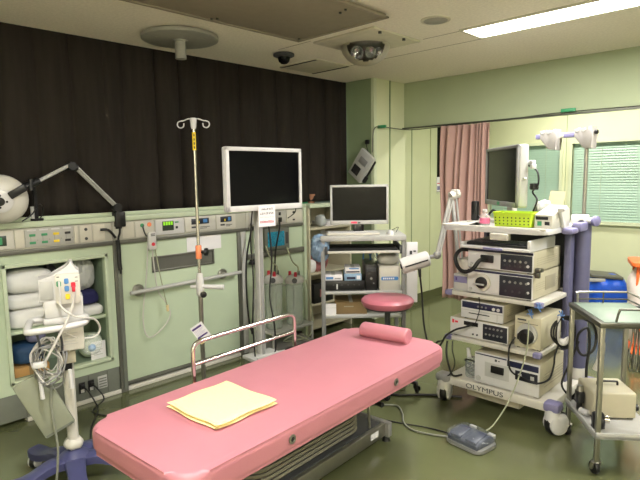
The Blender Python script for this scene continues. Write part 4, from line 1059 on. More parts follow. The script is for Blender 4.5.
# ------------------------------------------------------------------ patient monitor stand at the far left
t = thing('patient_monitor_stand', 'white column stand with a basket rail on a five legged purple base', 'stand', (0.95, 1.04, 0), 70)
mb = MB(); mb.cyl((0, 0, .14), (0, 0, .88), .028, seg=22); build('column', mb, M_white2, t)
mb = MB(); mb.lathe([(.085, .10), (.085, .135), (.05, .165), (.036, .175), (.034, .2)], seg=28); hb = build('hub', mb, M_purple, t)
for k in range(5):
    a = R(54 + 72 * k - 70)
    dx, dy = math.cos(a), math.sin(a); nx, ny = -dy, dx
    mb = MB(); prev = None
    for i in range(9):
        q = i / 8; r_ = .04 + .29 * q; wd = .055 - .012 * math.sin(q * math.pi); zt = .135 - .02 * q + .014 * math.sin(q * 6.28); hh_ = .05 - .006 * q
        if i == 8: wd *= .75
        pts = [(-wd, -hh_ / 2), (-wd, hh_ * .3), (-wd * .7, hh_ / 2), (wd * .7, hh_ / 2), (wd, hh_ * .3), (wd, -hh_ / 2)]
        loop = [mb.bm.verts.new((dx * r_ + nx * p[0], dy * r_ + ny * p[0], zt - .022 + p[1])) for p in pts]
        if prev: mb.bridge(prev, loop)
        else: mb.cap(loop, True)
        prev = loop
    mb.cap(prev); build('leg', mb, M_purple, t)
    caster(t, dx * .315, dy * .315, .038, turn=60 * k + 25, top=.085, fork=M_white, w=.026, hood=True)
mb = MB(); mb.box(-.10, .10, -.06, .10, .875, .91, .01); build('mount_plate', mb, M_white, t)
mb = MB(); mb.tube([(-.08, .05, .885), (-.15, .05, .885), (-.165, .01, .88), (-.17, -.10, .87), (-.15, -.13, .87), (.0, -.13, .875), (.09, -.11, .885), (.10, -.02, .89)], .017, 12, 4); build('handle_rail', mb, M_white, t)
mb = MB()
for x in (-.13, -.03): mb.tube([(x, -.125, .87), (x + .01, -.12, .80), (x + .01, -.09, .74), (x + .03, -.03, .72)], .006, 6, 4)
build('basket_wire', mb, M_greydk, t)
mb = MB(); mb.box(-.035, .085, -.075, -.02, .735, .87, .006); bk = build('document_box', mb, M_white2, t)
mb = MB()
for i in range(5): mb.box(-.01, .055 - .012 * (i % 2), -.0765, -.0745, .77 + .014 * i, .774 + .014 * i)
build('print_mark', mb, M_greylt, bk)
mb = MB(); mb.ball((0, 0, .205), .05, .05, .035, 16, 10, lambda d: 1 + .12 * math.sin(9 * d.x + 3) * math.sin(8 * d.y)); build('knotted_cloth', mb, M_white2, t)
mb = MB(); mb.box(-.04, .02, -.045, .045, .62, .73, .01); build('clamp_block', mb, M_black, t)
mb = MB(); mb.box(-.025, .04, -.05, -.03, .66, .735, .004); build('bracket', mb, M_beigedk, t)
# the monitor module itself
t = thing('patient_monitor', 'white patient monitor module with coloured connector sockets on the purple based stand', 'patient monitor', (0.95, 1.04, .9105), 70)
mb = MB(); mb.box(-.095, .095, -.055, .06, 0, .125, .008); mb.box(-.10, .075, -.05, .06, .06, .14, .008); build('cradle', mb, M_white, t)
mb = MB(); mb.prism([(-.115, .10), (-.115, .25), (-.05, .26), (.02, .305), (.04, .345), (.055, .345), (.06, .30), (.085, .29), (.085, .11), (-.03, .11)], -.055, .06, 'y', .006, 2); build('body', mb, M_white, t)
mb = MB(); mb.prism(rrect(-.035, .085, .09, .275, .012), -.085, -.05, 'y', .005, 2); fp = build('socket_panel', mb, M_white2, t)
mb = MB(); mb.box(-.108, -.045, -.060, -.053, .12, .235, .003); build('side_panel', mb, M_greylt, t)
for k, (x, z, m) in enumerate(((-.017, .218, M_greenlab), (.020, .232, M_bluetag), (.020, .185, M_bluetag), (.022, .135, M_yellow), (.052, .205, M_red))):
    mb = MB(); mb.prism(rrect(x - .011, x + .011, z - .017, z + .017, .007), -.090, -.083, 'y', .002, 1); s_ = build('socket', mb, m, fp, label={0: 'green socket', 1: 'blue socket', 2: 'blue socket', 3: 'yellow socket', 4: 'red socket'}[k])
mb = MB()
for z in (.225, .25): mb.box(.062, .075, -.0865, -.0845, z, z + .004)
mb.box(-.025, -.012, -.0865, -.0845, .258, .264); build('print_mark', mb, M_greydk, fp)
mb = MB(); mb.box(-.020, -.010, -.105, -.085, .15, .235, .004); build('plug', mb, M_white, fp); mb = MB(); mb.box(.044, .06, -.108, -.085, .165, .2, .004); build('plug', mb, M_red, fp)
mb = MB(); mb.tube([(.052, -.105, .16), (.045, -.11, .10), (.02, -.13, .02), (-.03, -.16, -.08), (-.075, -.17, -.17), (-.11, -.17, -.24)], .0065, 8, 6); build('cable', mb, M_cablewh, t)
mb = MB(); mb.tube([(-.015, -.1, .15), (-.012, -.11, .08), (.05, -.14, .02), (.14, -.10, -.02), (.17, -.06, -.10), (.14, -.06, -.15), (.06, -.07, -.14), (.0, -.08, -.1)], .006, 8, 6); build('cable', mb, M_cablewh, t)
t.scale = (.96, 1, .82)
# coil of lead cables
t = thing('lead_cable_coil', 'tangled coil of white monitor lead cables hanging on the stand column', 'cables', (0.985, 1.055, .59), 70)
rr2 = random.Random(12)
for k in range(14):
    cx_, cz_ = -.10 + rr2.uniform(-.025, .025), .10 + rr2.uniform(-.03, .03)
    ra, rb = .066 + rr2.uniform(-.02, .02), .10 + rr2.uniform(-.03, .025); ph = rr2.uniform(0, 6); yy = -.04 + rr2.uniform(-.05, .04)
    mb = MB(); mb.tube([(cx_ + ra * math.cos(a + ph) + .01 * math.sin(3 * a), yy + .03 * math.sin(a * 2 + ph), cz_ + rb * math.sin(a + ph) + .008 * math.cos(4 * a)) for a in [i * 2 * math.pi / 9 for i in range(9)]], .0034 if k % 3 else .0042, 6, 4, closed=True)
    build('cable_loop', mb, M_cablewh if k % 3 else M_grey, t)
for k, (x, z0, z1) in enumerate(((-.155, .02, -.07), (-.02, .06, -.04))):
    mb = MB(); mb.cyl((x, -.09, z0), (x + .005, -.09, z1), .009, .011, 10); build('lead_plug', mb, M_white, t)
mb = MB(); mb.box(-.185, -.12, -.1, -.07, .09, .12, .008); build('cable_clip', mb, M_white, t)
mb = MB(); mb.tube([(-.11, -.06, -.02), (-.115, -.07, -.15), (-.10, -.08, -.35), (-.12, -.09, -.545)], .006, 7, 6); build('hanging_lead', mb, M_cablegr, t)
# waste bag, tilted
Mw = Matrix.Rotation(R(70), 4, 'Z') @ Matrix.Translation((-.115, 0, 0)) @ Matrix.Rotation(R(-24), 4, 'Y')
mb = MB(); mb.box(-.078, .078, -.014, .014, -.165, .165, .008, M=Mw)
mb.mi = 1; mb.box(-.07, .07, -.0155, -.0135, -.163, -.15, M=Mw)
single('paper_bag', mb, [M_paperbag, M_kick], 'grey green waste bag hanging tilted under the coil of white cables', 'bag', (0.985, 1.02, 0.46))
cushion('clear_cup', (1.0, 1.15, 0.68), (.04, .05, .055), M_clear, 'clear plastic cup with a blue top right of the stand column', 'cup', p=.8, seed=41)
mb = MB(); mb.ball((0, 0, .02), .02, .02, .02, 14, 10); single('blue_stopper', mb, M_bluetag, 'small pale blue cap inside the clear plastic cup', 'cap', (1.015, 1.145, 0.70))

# ------------------------------------------------------------------ endoscopy cart
CX, CY = 1.90, 3.25
t = thing('endoscopy_cart', 'tall white endoscopy cart with lilac corners, shelves and lettering on its lowest shelf', 'cart', (CX + .33, CY + .3, 0))
def cw(name, m, *bx, parent=None, **k): return W(name, parent or t, m, *bx, **k)
mb = MB(); mb.prism(rrect(CX - .04, CX + .68, CY - .02, CY + .60, .05), 1.235, 1.268, 'z', .010, 2); build('top_shelf', mb, M_white, t, world=True)
mb = MB()
for a in ((CX - .035, CX + .675, CY - .015, CY + .0), (CX - .035, CX - .02, CY, CY + .58), (CX - .03, CX + .66, CY + .58, CY + .595)): mb.box(*a, 1.262, 1.275, .004)
build('top_lip', mb, M_white2, t, world=True)
cw('side_handle', M_lilac, (CX + .68, CX + .75, CY + .22, CY + .34, 1.225, 1.262, .014)); cw('side_handle', M_lilac, (CX + .68, CX + .74, CY + .40, CY + .55, 1.225, 1.285, .014))
for z in (.815, .495):
    sh = cw('shelf', M_white2, (CX + .0, CX + .66, CY, CY + .58, z - .03, z, .006))
    cw('corner_bumper', M_lilac, (CX - .008, CX + .045, CY - .012, CY + .03, z - .034, z + .003, .01), parent=sh, label='lilac corner bumper')
    cw('corner_bumper', M_lilac, (CX + .615, CX + .668, CY - .012, CY + .03, z - .034, z + .003, .01), parent=sh, label='lilac corner bumper')
bs = cw('bottom_shelf', M_white2, (CX + .0, CX + .74, CY, CY + .60, .135, .195, .01))
text_mesh('lettering', 'OLYMPUS', .046, M_greydk, bs, Matrix.Translation((CX + .33 - (CX + .33), CY - .0012 - (CY + .3), .164)) @ Matrix.Translation((-.035, 0, 0)) @ Matrix.Rotation(R(90), 4, 'X') @ Matrix.Diagonal((1.35, 1, 1, 1)))
cw('under_tray', M_beigedk, (CX + .14, CX + .52, CY + .05, CY + .55, .075, .135, .01))
for x in (CX + .63, ):
    cw('post', M_lilacgr, (x, x + .045, CY + .42, CY + .50, .19, 1.236, .012)); cw('post', M_lilacgr, (x + .01, x + .04, CY + .54, CY + .58, .19, 1.236, .008))
cw('post', M_lilacgr, (CX + .0, CX + .035, CY + .53, CY + .58, .19, 1.236, .008))
cw('rear_panel', M_greydk, (CX + .04, CX + .66, CY + .575, CY + .59, .2, 1.2, .003))
for (x, y, tr) in ((CX - .01, CY + .0, 20), (CX + .75, CY + .0, -30), (CX + .77, CY + .56, 40), (CX + .0, CY + .56, 0)):
    left = x < CX + .3
    cw('corner_cap', M_grey if left else M_lilac, (x - .05, x + .05, y - .045, y + .05, .155, .215, .02), label='grey corner cap' if left else 'lilac corner cap')
    mb = MB(); 
    loc = Vector((x, y, 0)) - Vector(t.location)
    caster(t, loc.x, loc.y, .08, turn=tr, top=.17, fork=M_white, w=.044, hood=True)
# drip/scope column with hanger
t2 = thing('scope_hanger', 'lilac scope column with a steel pole and two hanger blocks behind the cart', 'hanger', (2.60, 3.82, 0))
mb = MB(); mb.cyl((0, 0, .27), (0, 0, 1.27), .052, seg=28); build('column_tube', mb, M_lilacgr, t2)
mb = MB(); mb.lathe([(.035, .19), (.055, .2), (.06, .235), (.054, .275)], seg=24); build('bottom_cap', mb, M_white2, t2)
mb = MB(); mb.cyl((0, 0, .195), (0, 0, .0), .03, .04, 16); build('drain_hose', mb, M_black, t2)
mb = MB(); mb.box(-.075, .03, -.035, .035, 1.26, 1.33, .012); mb.cyl((.02, 0, 1.29), (.075, -.01, 1.29), .02, seg=14); build('clamp', mb, M_white, t2)
mb = MB(); mb.lathe([(.02, 0), (.034, .006), (.034, .028), (.02, .035), (0, .035)], (.065, -.01, 1.29), (.9, -.4, 0), 18); build('knob', mb, M_lilac, t2)
mb = MB(); mb.cyl((.0, -.04, 1.275), (.0, -.06, 1.27), .022, seg=14); build('bolt', mb, M_black, t2)
mb = MB(); mb.cyl((0, 0, 1.3), (0, 0, 1.80), .0125, seg=16); build('pole', mb, M_steel, t2)
mb = MB(); mb.box(-.32, .0, -.016, .016, 1.845, 1.880, .006); build('arm', mb, M_white2, t2)
for x in (-.29, -.10):
    mb = MB(); mb.box(x - .045, x + .04, -.02, .02, 1.846, 1.878, .003); build('arm_sleeve', mb, M_lilac, t2)
for x in (-.225, .0):
    mb = MB(); mb.prism([(x - .06, 1.895), (x - .06, 1.845), (x + .0, 1.77), (x + .05, 1.765), (x + .055, 1.85), (x + .05, 1.905), (x + .03, 1.905), (x + .025, 1.885), (x + .005, 1.875), (x - .012, 1.885), (x - .016, 1.902), (x - .03, 1.90), (x - .036, 1.88), (x - .045, 1.878), (x - .05, 1.895)], -.07, .03, 'y', .005, 2)
    hb = build('hanger_block', mb, mat('hanger_grey', (150, 146, 142), .45), t2)
    for dx in (-.042, -.003):
        mb = MB(); mb.cyl((x + dx, -.072, 1.888), (x + dx, -.05, 1.888), .013, seg=14); build('hook_pad', mb, M_greylt, hb)
mb = MB(); mb.lathe([(.006, 0), (.014, .003), (.014, .02), (0, .022)], (.055, -.03, 1.87), (1, -.2, 0), 12); build('screw_knob', mb, M_black, t2)
mb = MB(); mb.tube([(-.05, -.05, 1.27), (-.06, -.07, 1.15), (-.07, -.07, 1.0), (-.06, -.08, .92), (-.085, -.08, .9), (-.10, -.08, .97), (-.10, -.07, 1.05)], .006, 7, 5); build('coiled_cord', mb, M_cable, t2)

# cart: flat monitor turned towards the couch
t = thing('cart_monitor', 'flat monitor with a grey white frame on top of the cart, facing the couch', 'monitor', (2.10, 3.66, 1.2685), -45)
mb = MB(); mb.box(-.315, .315, -.012, .055, .115, .53, .014, 3); build('casing', mb, M_greylt, t)
mb = MB()
for a in ((-.315, .315, .508, .53), (-.315, .315, .115, .15), (-.315, -.295, .115, .53), (.295, .315, .115, .53)): mb.box(a[0], a[1], -.024, -.008, a[2], a[3], .004)
build('bezel', mb, M_grey, t)
mb = MB(); mb.box(-.298, .298, -.0135, -.0115, .147, .511); build('screen', mb, M_screen, t)
mb = MB(); mb.box(-.05, .05, .05, .09, .02, .4, .01); build('stand_neck', mb, M_white2, t)
mb = MB(); mb.prism(rrect(-.13, .13, -.09, .13, .05), 0, .02, 'z', .006); build('stand_base', mb, M_white2, t)
mb = MB(); mb.box(.30, .33, .02, .04, .30, .315, .004); build('side_button', mb, M_white, t)
mb = MB(); mb.box(-.04, .005, -.026, -.023, .122, .145); build('green_sticker', mb, M_greenlab, t)
mb = MB(); mb.tube([(.25, .06, .40), (.33, .10, .36), (.36, .10, .27), (.30, .09, .22), (.35, .1, .17), (.33, .08, .08), (.28, .09, .02)], .006, 7, 6); mb.box(.29, .35, .07, .11, .235, .275, .006); build('cord', mb, M_cable, t)
mb = MB(); mb.box(.22, .34, .06, .09, .40, .425, .006); mb.box(.31, .35, .06, .09, .37, .40, .004); build('white_plug', mb, M_white, t)

# things on the top shelf
t = thing('plastic_basket', 'lime green plastic basket on the top shelf of the cart', 'basket', (2.335, 3.37, 1.2685), 4)
mb = MB(); prev = None
for (q, z) in ((.92, .004), (1.0, .085), (1.03, .088), (1.03, .096), (.98, .096), (.96, .086), (.89, .010)):
    loop = [mb.bm.verts.new((x * q, y * q, z)) for x, y in rrect(-.128, .128, -.085, .085, .02, 4)]
    if prev: mb.bridge(prev, loop)
    else: mb.cap(loop, True)
    prev = loop
mb.cap(prev); bsk = build('basket_body', mb, M_lime, t)
mb = MB()
for i in range(9):
    for j in range(3): mb.cyl((-.105 + .026 * i, -.0785 - .0028 * j, .022 + .02 * j), (-.105 + .026 * i, -.0815 - .0028 * j, .022 + .02 * j), .0048, seg=8)
build('hole_row', mb, mat('dark_lime', (70, 84, 18), .6), bsk)
t = thing('light_source_unit', 'white unit with a green switch right of the lime basket', 'device', (2.525, 3.37, 1.2685), 0)
mb = MB(); mb.prism([(-.05, .0), (.25, 0), (.25, .11), (.19, .135), (.02, .10), (-.05, .085)], -.055, .055, 'x', .006, 2); build('casing', mb, M_white2, t)
mb = MB(); mb.box(-.046, .03, -.0525, -.049, .055, .075, .001); build('dark_vent', mb, M_black, t)
mb = MB(); mb.box(-.035, -.008, -.054, -.049, .018, .046, .002); build('switch', mb, M_greenlab, t)
mb = MB(); mb.box(.01, .04, -.053, -.049, .022, .044, .002); build('inlet', mb, M_black, t)
mb = MB(); mb.box(.056, .10, .02, .06, .105, .125, .004); mb.prism([(.05, .10), (.03, .115), (.10, .0), (.15, 0.0)], .056, .075, 'x', .003, 1); build('side_arm', mb, M_white, t)
t = thing('camera_handset', 'black upright camera head holder at the left rear of the top shelf', 'holder', (1.99, 3.48, 1.2685), 0)
mb = MB(); mb.box(-.03, .02, -.02, .02, .015, .155, .012); build('body', mb, M_black, t)
mb = MB(); mb.box(-.05, .04, -.04, .04, 0, .018, .006); build('base', mb, M_white2, t)
mb = MB(); mb.tube([(.02, 0, .05), (.07, -.03, .03), (.12, -.06, .06), (.17, -.08, .10), (.2, -.08, .07)], .008, 8, 5); build('cord', mb, M_cable, t)
t = thing('medicine_bottle', 'small clear bottle with a pink label left of the lime basket', 'bottle', (2.135, 3.33, 1.2685), 0)
mb = MB(); mb.lathe([(0, 0), (.03, 0), (.033, .006), (.033, .06), (.02, .078), (.014, .082), (.014, .095)], seg=20); build('bottle_body', mb, M_clear, t)
mb = MB(); mb.lathe([(.0336, .015), (.0336, .05)], seg=20); build('label', mb, mat('pink_label', (222, 110, 150), .6), t)
mb = MB(); mb.cyl((0, 0, .092), (0, 0, .108), .016, seg=16); build('cap', mb, M_white, t)
mb = MB(); mb.sheet(lambda u, v: (-.19 + .22 * u, -.1 + .2 * v, .004 + .01 * (math.sin(7 * u + 4 * v) + 1) * u), 14, 10)
o = single('plastic_sheet', mb, mat('glossy_wrap', (206, 204, 198), .25, bump=.4, bscale=20), 'crinkled white plastic wrap lying at the left front of the top shelf', 'wrap', (2.07, 3.35, 1.2685))
crumple('white_wrap', (2.43, 3.55, 1.2685), (.055, .035, .082), mat('white_film', (170, 170, 168), .3, bump=.4, bscale=18), 'crumpled white plastic behind the lime basket and monitor', 'wrap', 30, 51)
mb = MB(); mb.prism([(-.06, 0), (.05, 0), (.075, .215), (-.02, .225)], -.004, .004, 'y', .001, 1); mb.xf(Matrix.Rotation(R(-14), 4, 'X'))
single('cream_folder', mb, mat('cream_card', (164, 152, 122), .8), 'cream card folder leaning upright behind the white unit', 'folder', (2.43, 3.72, 1.272), 15)

# keyboard tray under the top shelf
t = thing('cart_keyboard', 'dark keyboard on a white pull out tray under the top shelf of the cart', 'keyboard', (2.27, 3.40, 1.128))
W('tray', t, M_white, (2.03, 2.50, 3.19, 3.60, 1.128, 1.146, .006), (2.03, 2.05, 3.2, 3.60, 1.14, 1.165, .004), (2.48, 2.50, 3.2, 3.60, 1.14, 1.20, .004)); W('keyboard_body', t, M_black, (2.055, 2.475, 3.235, 3.42, 1.146, 1.164, .005))
for r_ in range(4): W('key_row', t, M_dkpanel, *[(2.065 + .0225 * i, 2.084 + .0225 * i, 3.245 + .042 * r_, 3.28 + .042 * r_, 1.164, 1.169, .002) for i in range(18)])
W('handle', t, M_lilac, (2.20, 2.33, 3.178, 3.192, 1.128, 1.143, .004)); W('catch', t, M_white2, (2.23, 2.35, 3.21, 3.26, 1.19, 1.233, .006))

def cart_device(name, label, x0, x1, y0, y1, z0, z1, cat, feet=True):
    t = thing(name, label, cat, ((x0 + x1) / 2, (y0 + y1) / 2, z0))
    f_ = .008 if feet else 0
    W('casing', t, M_beige, (x0, x1, y0 + .012, y1, z0 + f_, z1, .004)); fr = W('front_panel', t, M_white, (x0, x1, y0, y0 + .014, z0 + f_, z1, .004))
    if feet:
        for x in (x0 + .03, x1 - .03):
            for y in (y0 + .03, y1 - .03): W('foot', t, M_blackm, (x - .012, x + .012, y - .012, y + .012, z0, z0 + .01))
    mb = MB()
    n_ = int((y1 - y0 - .1) / .022)
    for i in range(n_):
        for j in range(4): mb.box(x1 - .001, x1 + .0008, y0 + .06 + .022 * i, y0 + .072 + .022 * i, z0 + .35 * (z1 - z0) + .014 * j, z0 + .35 * (z1 - z0) + .014 * j + .005)
    build('vent', mb, M_beigedk, t, world=True)
    return t, fr
def knobs(par, pts, r, m, y, name='button', d=.006):
    for (x, z) in pts:
        mb = MB(); mb.cyl((x, y, z), (x, y - d, z), r, seg=12); build(name, mb, m, par, world=True)
# upper processor
t, fr = cart_device('video_processor', 'upper white video processor with a dark button panel on the second shelf', 2.06, 2.50, 3.25, 3.70, .985, 1.125, 'processor')
W('brand_strip', fr, M_navy, (2.06, 2.50, 3.2485, 3.251, 1.105, 1.12)); W('button_panel', fr, M_dkpanel, (2.29, 2.495, 3.2475, 3.251, 1.0, 1.10, .002))
knobs(fr, [(2.085, 1.015)], .012, M_greylt, 3.25); knobs(fr, [(2.32 + .034 * i, 1.06) for i in range(5)], .008, M_grey, 3.248); knobs(fr, [(2.32 + .034 * i, 1.03) for i in range(5)], .006, M_greydk, 3.248); knobs(fr, [(2.47, 1.035)], .009, M_white, 3.248)
W('socket', fr, M_black, (2.155, 2.245, 3.235, 3.251, 1.035, 1.085, .006))
# lower light source
t, fr = cart_device('light_source', 'lower white light source with a round black socket under the video processor', 2.06, 2.50, 3.25, 3.72, .8155, .984, 'light source')
W('brand_strip', fr, M_navy, (2.06, 2.50, 3.2485, 3.251, .966, .980)); W('button_panel', fr, M_dkpanel, (2.285, 2.495, 3.2475, 3.251, .83, .962, .002))
mb = MB(); mb.lathe([(.058, 0), (.054, .014), (.04, .016)], (2.17, 3.25, .90), (0, -1, 0), 28); so = build('socket_ring', mb, M_white2, fr, world=True)
mb = MB(); mb.lathe([(.04, .0), (.038, .03), (.026, .034), (0, .034)], (2.17, 3.25, .90), (0, -1, 0), 24); build('socket', mb, M_black, so, world=True)
mb = MB(); mb.box(2.12, 2.2, 3.205, 3.216, .885, .897, .004); build('lever', mb, M_greylt, so, world=True)
knobs(fr, [(2.082, .845)], .013, M_greylt, 3.25); knobs(fr, [(2.32 + .036 * i, .925) for i in range(5)], .008, M_grey, 3.248); knobs(fr, [(2.33 + .045 * i, .865) for i in range(4)], .007, M_greydk, 3.248); knobs(fr, [(2.475, .93), (2.475, .87)], .008, M_white, 3.248)
W('side_plate', t, M_beigedk, (2.5, 2.503, 3.45, 3.62, .86, .95, .002))
mb = MB(); mb.box(2.50, 2.545, 3.27, 3.31, 1.0, 1.025, .006); mb.box(2.505, 2.535, 3.262, 3.29, .965, 1.0, .004)
single('side_latch', mb, M_steeldk, 'grey metal latch fixed on the right edge of the processors', 'latch')
mb = MB(); mb.tube([(2.2, 3.236, 1.06), (2.17, 3.20, 1.05), (2.14, 3.18, 1.0), (2.10, 3.175, .975), (2.05, 3.18, .975), (2.005, 3.20, 1.01), (1.985, 3.22, 1.06), (2.0, 3.26, 1.10), (2.04, 3.30, 1.10)], .013, 10, 6)
single('scope_cable', mb, M_cable, 'thick black scope cable curving left from the upper video processor', 'cable')
t = thing('side_console', 'small grey box with a lilac stripe left of the light source', 'device', (1.985, 3.42, .8155))
W('casing', t, M_greylt, (1.935, 2.045, 3.28, 3.60, .8155, .93, .006)); W('stripe', t, M_lilac, (1.94, 2.04, 3.2785, 3.281, .87, .915, .001)); W('upper_box', t, M_white2, (1.945, 2.04, 3.30, 3.60, .931, 1.03, .008)); W('mark', t, M_purlab, (1.955, 1.965, 3.277, 3.279, .885, .905))
# third shelf: two recorders and the pump
t, fr = cart_device('printer_unit', 'wide white recorder with a dark display, lower one on the third shelf', 1.925, 2.345, 3.265, 3.66, .4955, .625, 'recorder')
W('display', fr, M_black, (2.03, 2.135, 3.2625, 3.266, .585, .612, .001)); W('button_panel', fr, M_dkpanel, (2.17, 2.34, 3.2625, 3.266, .512, .615, .002)); W('red_mark', fr, M_red, (1.94, 1.955, 3.2635, 3.266, .585, .61), (1.962, 1.985, 3.2635, 3.266, .59, .603))
knobs(fr, [(2.195 + .027 * i, .592) for i in range(5)] + [(2.195 + .027 * i, .55) for i in range(5)], .007, M_grey, 3.263); knobs(fr, [(2.10, .53), (2.13, .53)], .006, M_greydk, 3.265)
t, fr = cart_device('video_printer', 'smaller white printer with a dark strip on top of the wide recorder', 2.0, 2.305, 3.275, 3.62, .6255, .755, 'printer')
W('button_panel', fr, M_navy, (2.01, 2.30, 3.2725, 3.276, .705, .748, .002)); W('paper_slot', fr, M_blackm, (2.06, 2.21, 3.2735, 3.276, .668, .674)); W('drawer_line', fr, M_greylt, (2.0, 2.305, 3.2735, 3.276, .688, .692)); W('drawer_line', fr, M_greylt, (2.262, 2.266, 3.2735, 3.276, .63, .69))
knobs(fr, [(2.24, .722), (2.272, .722)], .011, M_white, 3.273); knobs(fr, [(2.13 + .028 * i, .725) for i in range(3)], .007, M_grey, 3.273)
t = thing('flushing_pump', 'beige water pump with a round black roller head right of the recorders', 'pump', (2.46, 3.44, .4955))
W('casing', t, M_beige, (2.38, 2.55, 3.28, 3.62, .505, .71, .006)); [W('foot', t, M_blackm, (x, x + .02, y, y + .02, .4955, .507)) for x in (2.39, 2.52) for y in (3.3, 3.58)]
mb = MB(); mb.lathe([(.066, 0), (.064, .012), (.055, .014)], (2.465, 3.28, .60), (0, -1, 0), 28); rg = build('head_ring', mb, M_greylt, t, world=True)
mb = MB(); mb.lathe([(.05, 0), (.048, .03), (.03, .045), (.0, .045)], (2.465, 3.28, .585), (0, -1, 0), 24); mb.box(2.41, 2.45, 3.25, 3.28, .56, .60, .006); build('roller_head', mb, M_black, rg, world=True)
W('caption', t, M_greydk, (2.40, 2.455, 3.2785, 3.281, .682, .692), (2.40, 2.53, 3.2785, 3.281, .665, .668))
mb = MB(); mb.tube([(2.49, 3.235, .70), (2.495, 3.222, .62), (2.49, 3.21, .50), (2.46, 3.18, .34), (2.42, 3.12, .18), (2.39, 3.0, .075), (2.375, 2.93, .055)], .0045, 8, 6)
single('pump_tube', mb, M_tube, 'clear hose running from the water pump down to the foot pedal', 'tube')
# lowest shelf
t, fr = cart_device('electrosurgical_unit', 'large beige surgical generator with two dark windows on the lowest shelf', 2.115, 2.555, 3.265, 3.80, .1955, .415, 'generator')
W('navy_window', fr, M_navy, (2.345, 2.55, 3.2625, 3.266, .365, .405, .002)); W('brand_strip', fr, M_navy, (2.12, 2.34, 3.2635, 3.266, .40, .408))
W('socket_recess', fr, M_greylt, (2.19, 2.36, 3.2635, 3.266, .26, .36, .002)); W('socket', fr, M_black, (2.235, 2.325, 3.255, 3.266, .295, .345, .004)); W('socket_panel', fr, M_dkpanel, (2.40, 2.545, 3.2615, 3.266, .29, .352, .003)); W('socket', fr, M_greylt, (2.42, 2.445, 3.258, 3.262, .31, .335, .002), (2.50, 2.525, 3.258, 3.262, .31, .335, .002))
W('mark', fr, M_greydk, (2.26, 2.275, 3.2635, 3.266, .375, .39), (2.282, 2.295, 3.2635, 3.266, .378, .384)); knobs(fr, [(2.145, .235)], .018, M_greylt, 3.265)
W('side_rib', t, M_beigedk, *[(2.555, 2.5565, 3.35, 3.75, .25 + .02 * i, .256 + .02 * i) for i in range(5)])
t = thing('water_jar', 'clear jar with dark cords coiled in it at the left of the lowest shelf', 'jar', (2.05, 3.36, .1955))
mb = MB(); mb.lathe([(0, 0), (.045, 0), (.05, .01), (.05, .11), (.04, .125), (.035, .14)], seg=24); build('jar_body', mb, M_clear, t)
mb = MB()
for k in range(5): mb.tube([(.04 * math.cos(a + k) * (1 + .1 * k), .04 * math.sin(a + k), .03 + .022 * k + .012 * math.sin(2 * a)) for a in [i * 6.283 / 8 for i in range(8)]], .006, 6, 4, closed=True)
build('coiled_cord', mb, M_cable, t)
mb = MB(); mb.cyl((-.02, -.01, .13), (-.03, -.01, .20), .016, .012, 12); build('spout', mb, M_white, t)
mb = MB(); mb.tube([(2.075, 3.26, .60), (2.12, 3.24, .60), (2.16, 3.235, .72), (2.15, 3.24, .80)], .003, 6, 5); mb.tube([(2.10, 3.25, .60), (2.05, 3.235, .575), (1.99, 3.22, .55), (1.93, 3.20, .50), (1.90, 3.19, .44), (1.84, 3.18, .36), (1.78, 3.18, .33)], .007, 7, 5)
single('thin_black_cord', mb, M_cable, 'thin black cord across the front of the recorders on the third shelf', 'cord')
for k, (pts, lab) in enumerate((([(1.93, 3.22, .46), (1.935, 3.2, .38), (1.96, 3.2, .28), (1.98, 3.22, .22), (2.0, 3.3, .21)], 'black cord hanging left of the lowest shelf'), ([(1.96, 3.24, .46), (1.97, 3.22, .4), (1.985, 3.23, .3), (1.95, 3.22, .22), (1.9, 3.24, .20)], 'second thin black cord at the left end of the lowest shelf'))):
    mb = MB(); mb.tube(pts, .007 if k == 0 else .004, 7, 5); single('hanging_cord', mb, M_cable, lab, 'cord')
# cables coiled at the right side of the cart
mb = MB()
for k in range(3): mb.tube([(2.64 + .008 * k + .055 * math.cos(a) * (1 - .1 * k), 3.40 + .05 * math.cos(a) * (1 - .1 * k), .62 + (.085 + .01 * k) * math.sin(a)) for a in [i * 6.283 / 9 for i in range(9)]], .006, 7, 4, closed=True)
mb.tube([(2.62, 3.39, .535), (2.61, 3.36, .47), (2.605, 3.36, .40), (2.60, 3.30, .33), (2.55, 3.23, .31), (2.47, 3.235, .32), (2.42, 3.25, .325)], .006, 7, 5)
mb.tube([(2.40, 3.25, .575), (2.375, 3.22, .5), (2.385, 3.21, .38), (2.41, 3.24, .33)], .006, 7, 5)
single('black_cable_coil', mb, M_cable, 'coil of black cable tied at the right side of the cart above the generator', 'cable')
for k, (x, y, z, lab) in enumerate(((2.55, 3.235, .79, 'blue cable tie at the right front of the second shelf'), (2.63, 3.39, .725, 'blue cable tie holding the black cable coil'), (2.49, 3.26, .735, 'blue cable tie above the water pump'))):
    mb = MB()
    for a in (-50, 0, 55, 110, 170):
        mb.tube([(0, 0, .0), (.014 * math.cos(R(a)), -.005, .018 * math.sin(R(a))), (.02 * math.cos(R(a + 15)), -.010, .036 * math.sin(R(a + 15)))], .004, 6, 3)
    mb.ball((0, 0, 0), .009, seg=10, rings=8)
    o = single('cable_tie', mb, mat('tie_blue', (92, 126, 178), .5), lab, 'cable tie', (x, y, z))
mb = MB(); mb.tube([(2.62, 3.375, .72), (2.62, 3.37, .62), (2.625, 3.375, .56), (2.655, 3.40, .545), (2.67, 3.42, .59)], .010, 8, 5)
single('white_cable', mb, M_cablewh, 'white cable end hooked in the black cable coil', 'cable')
mb = MB(); mb.box(2.585, 2.63, 3.44, 3.62, .497, .53, .008); 
single('power_strip', mb, M_white2, 'white power strip at the right edge of the third shelf', 'power strip')

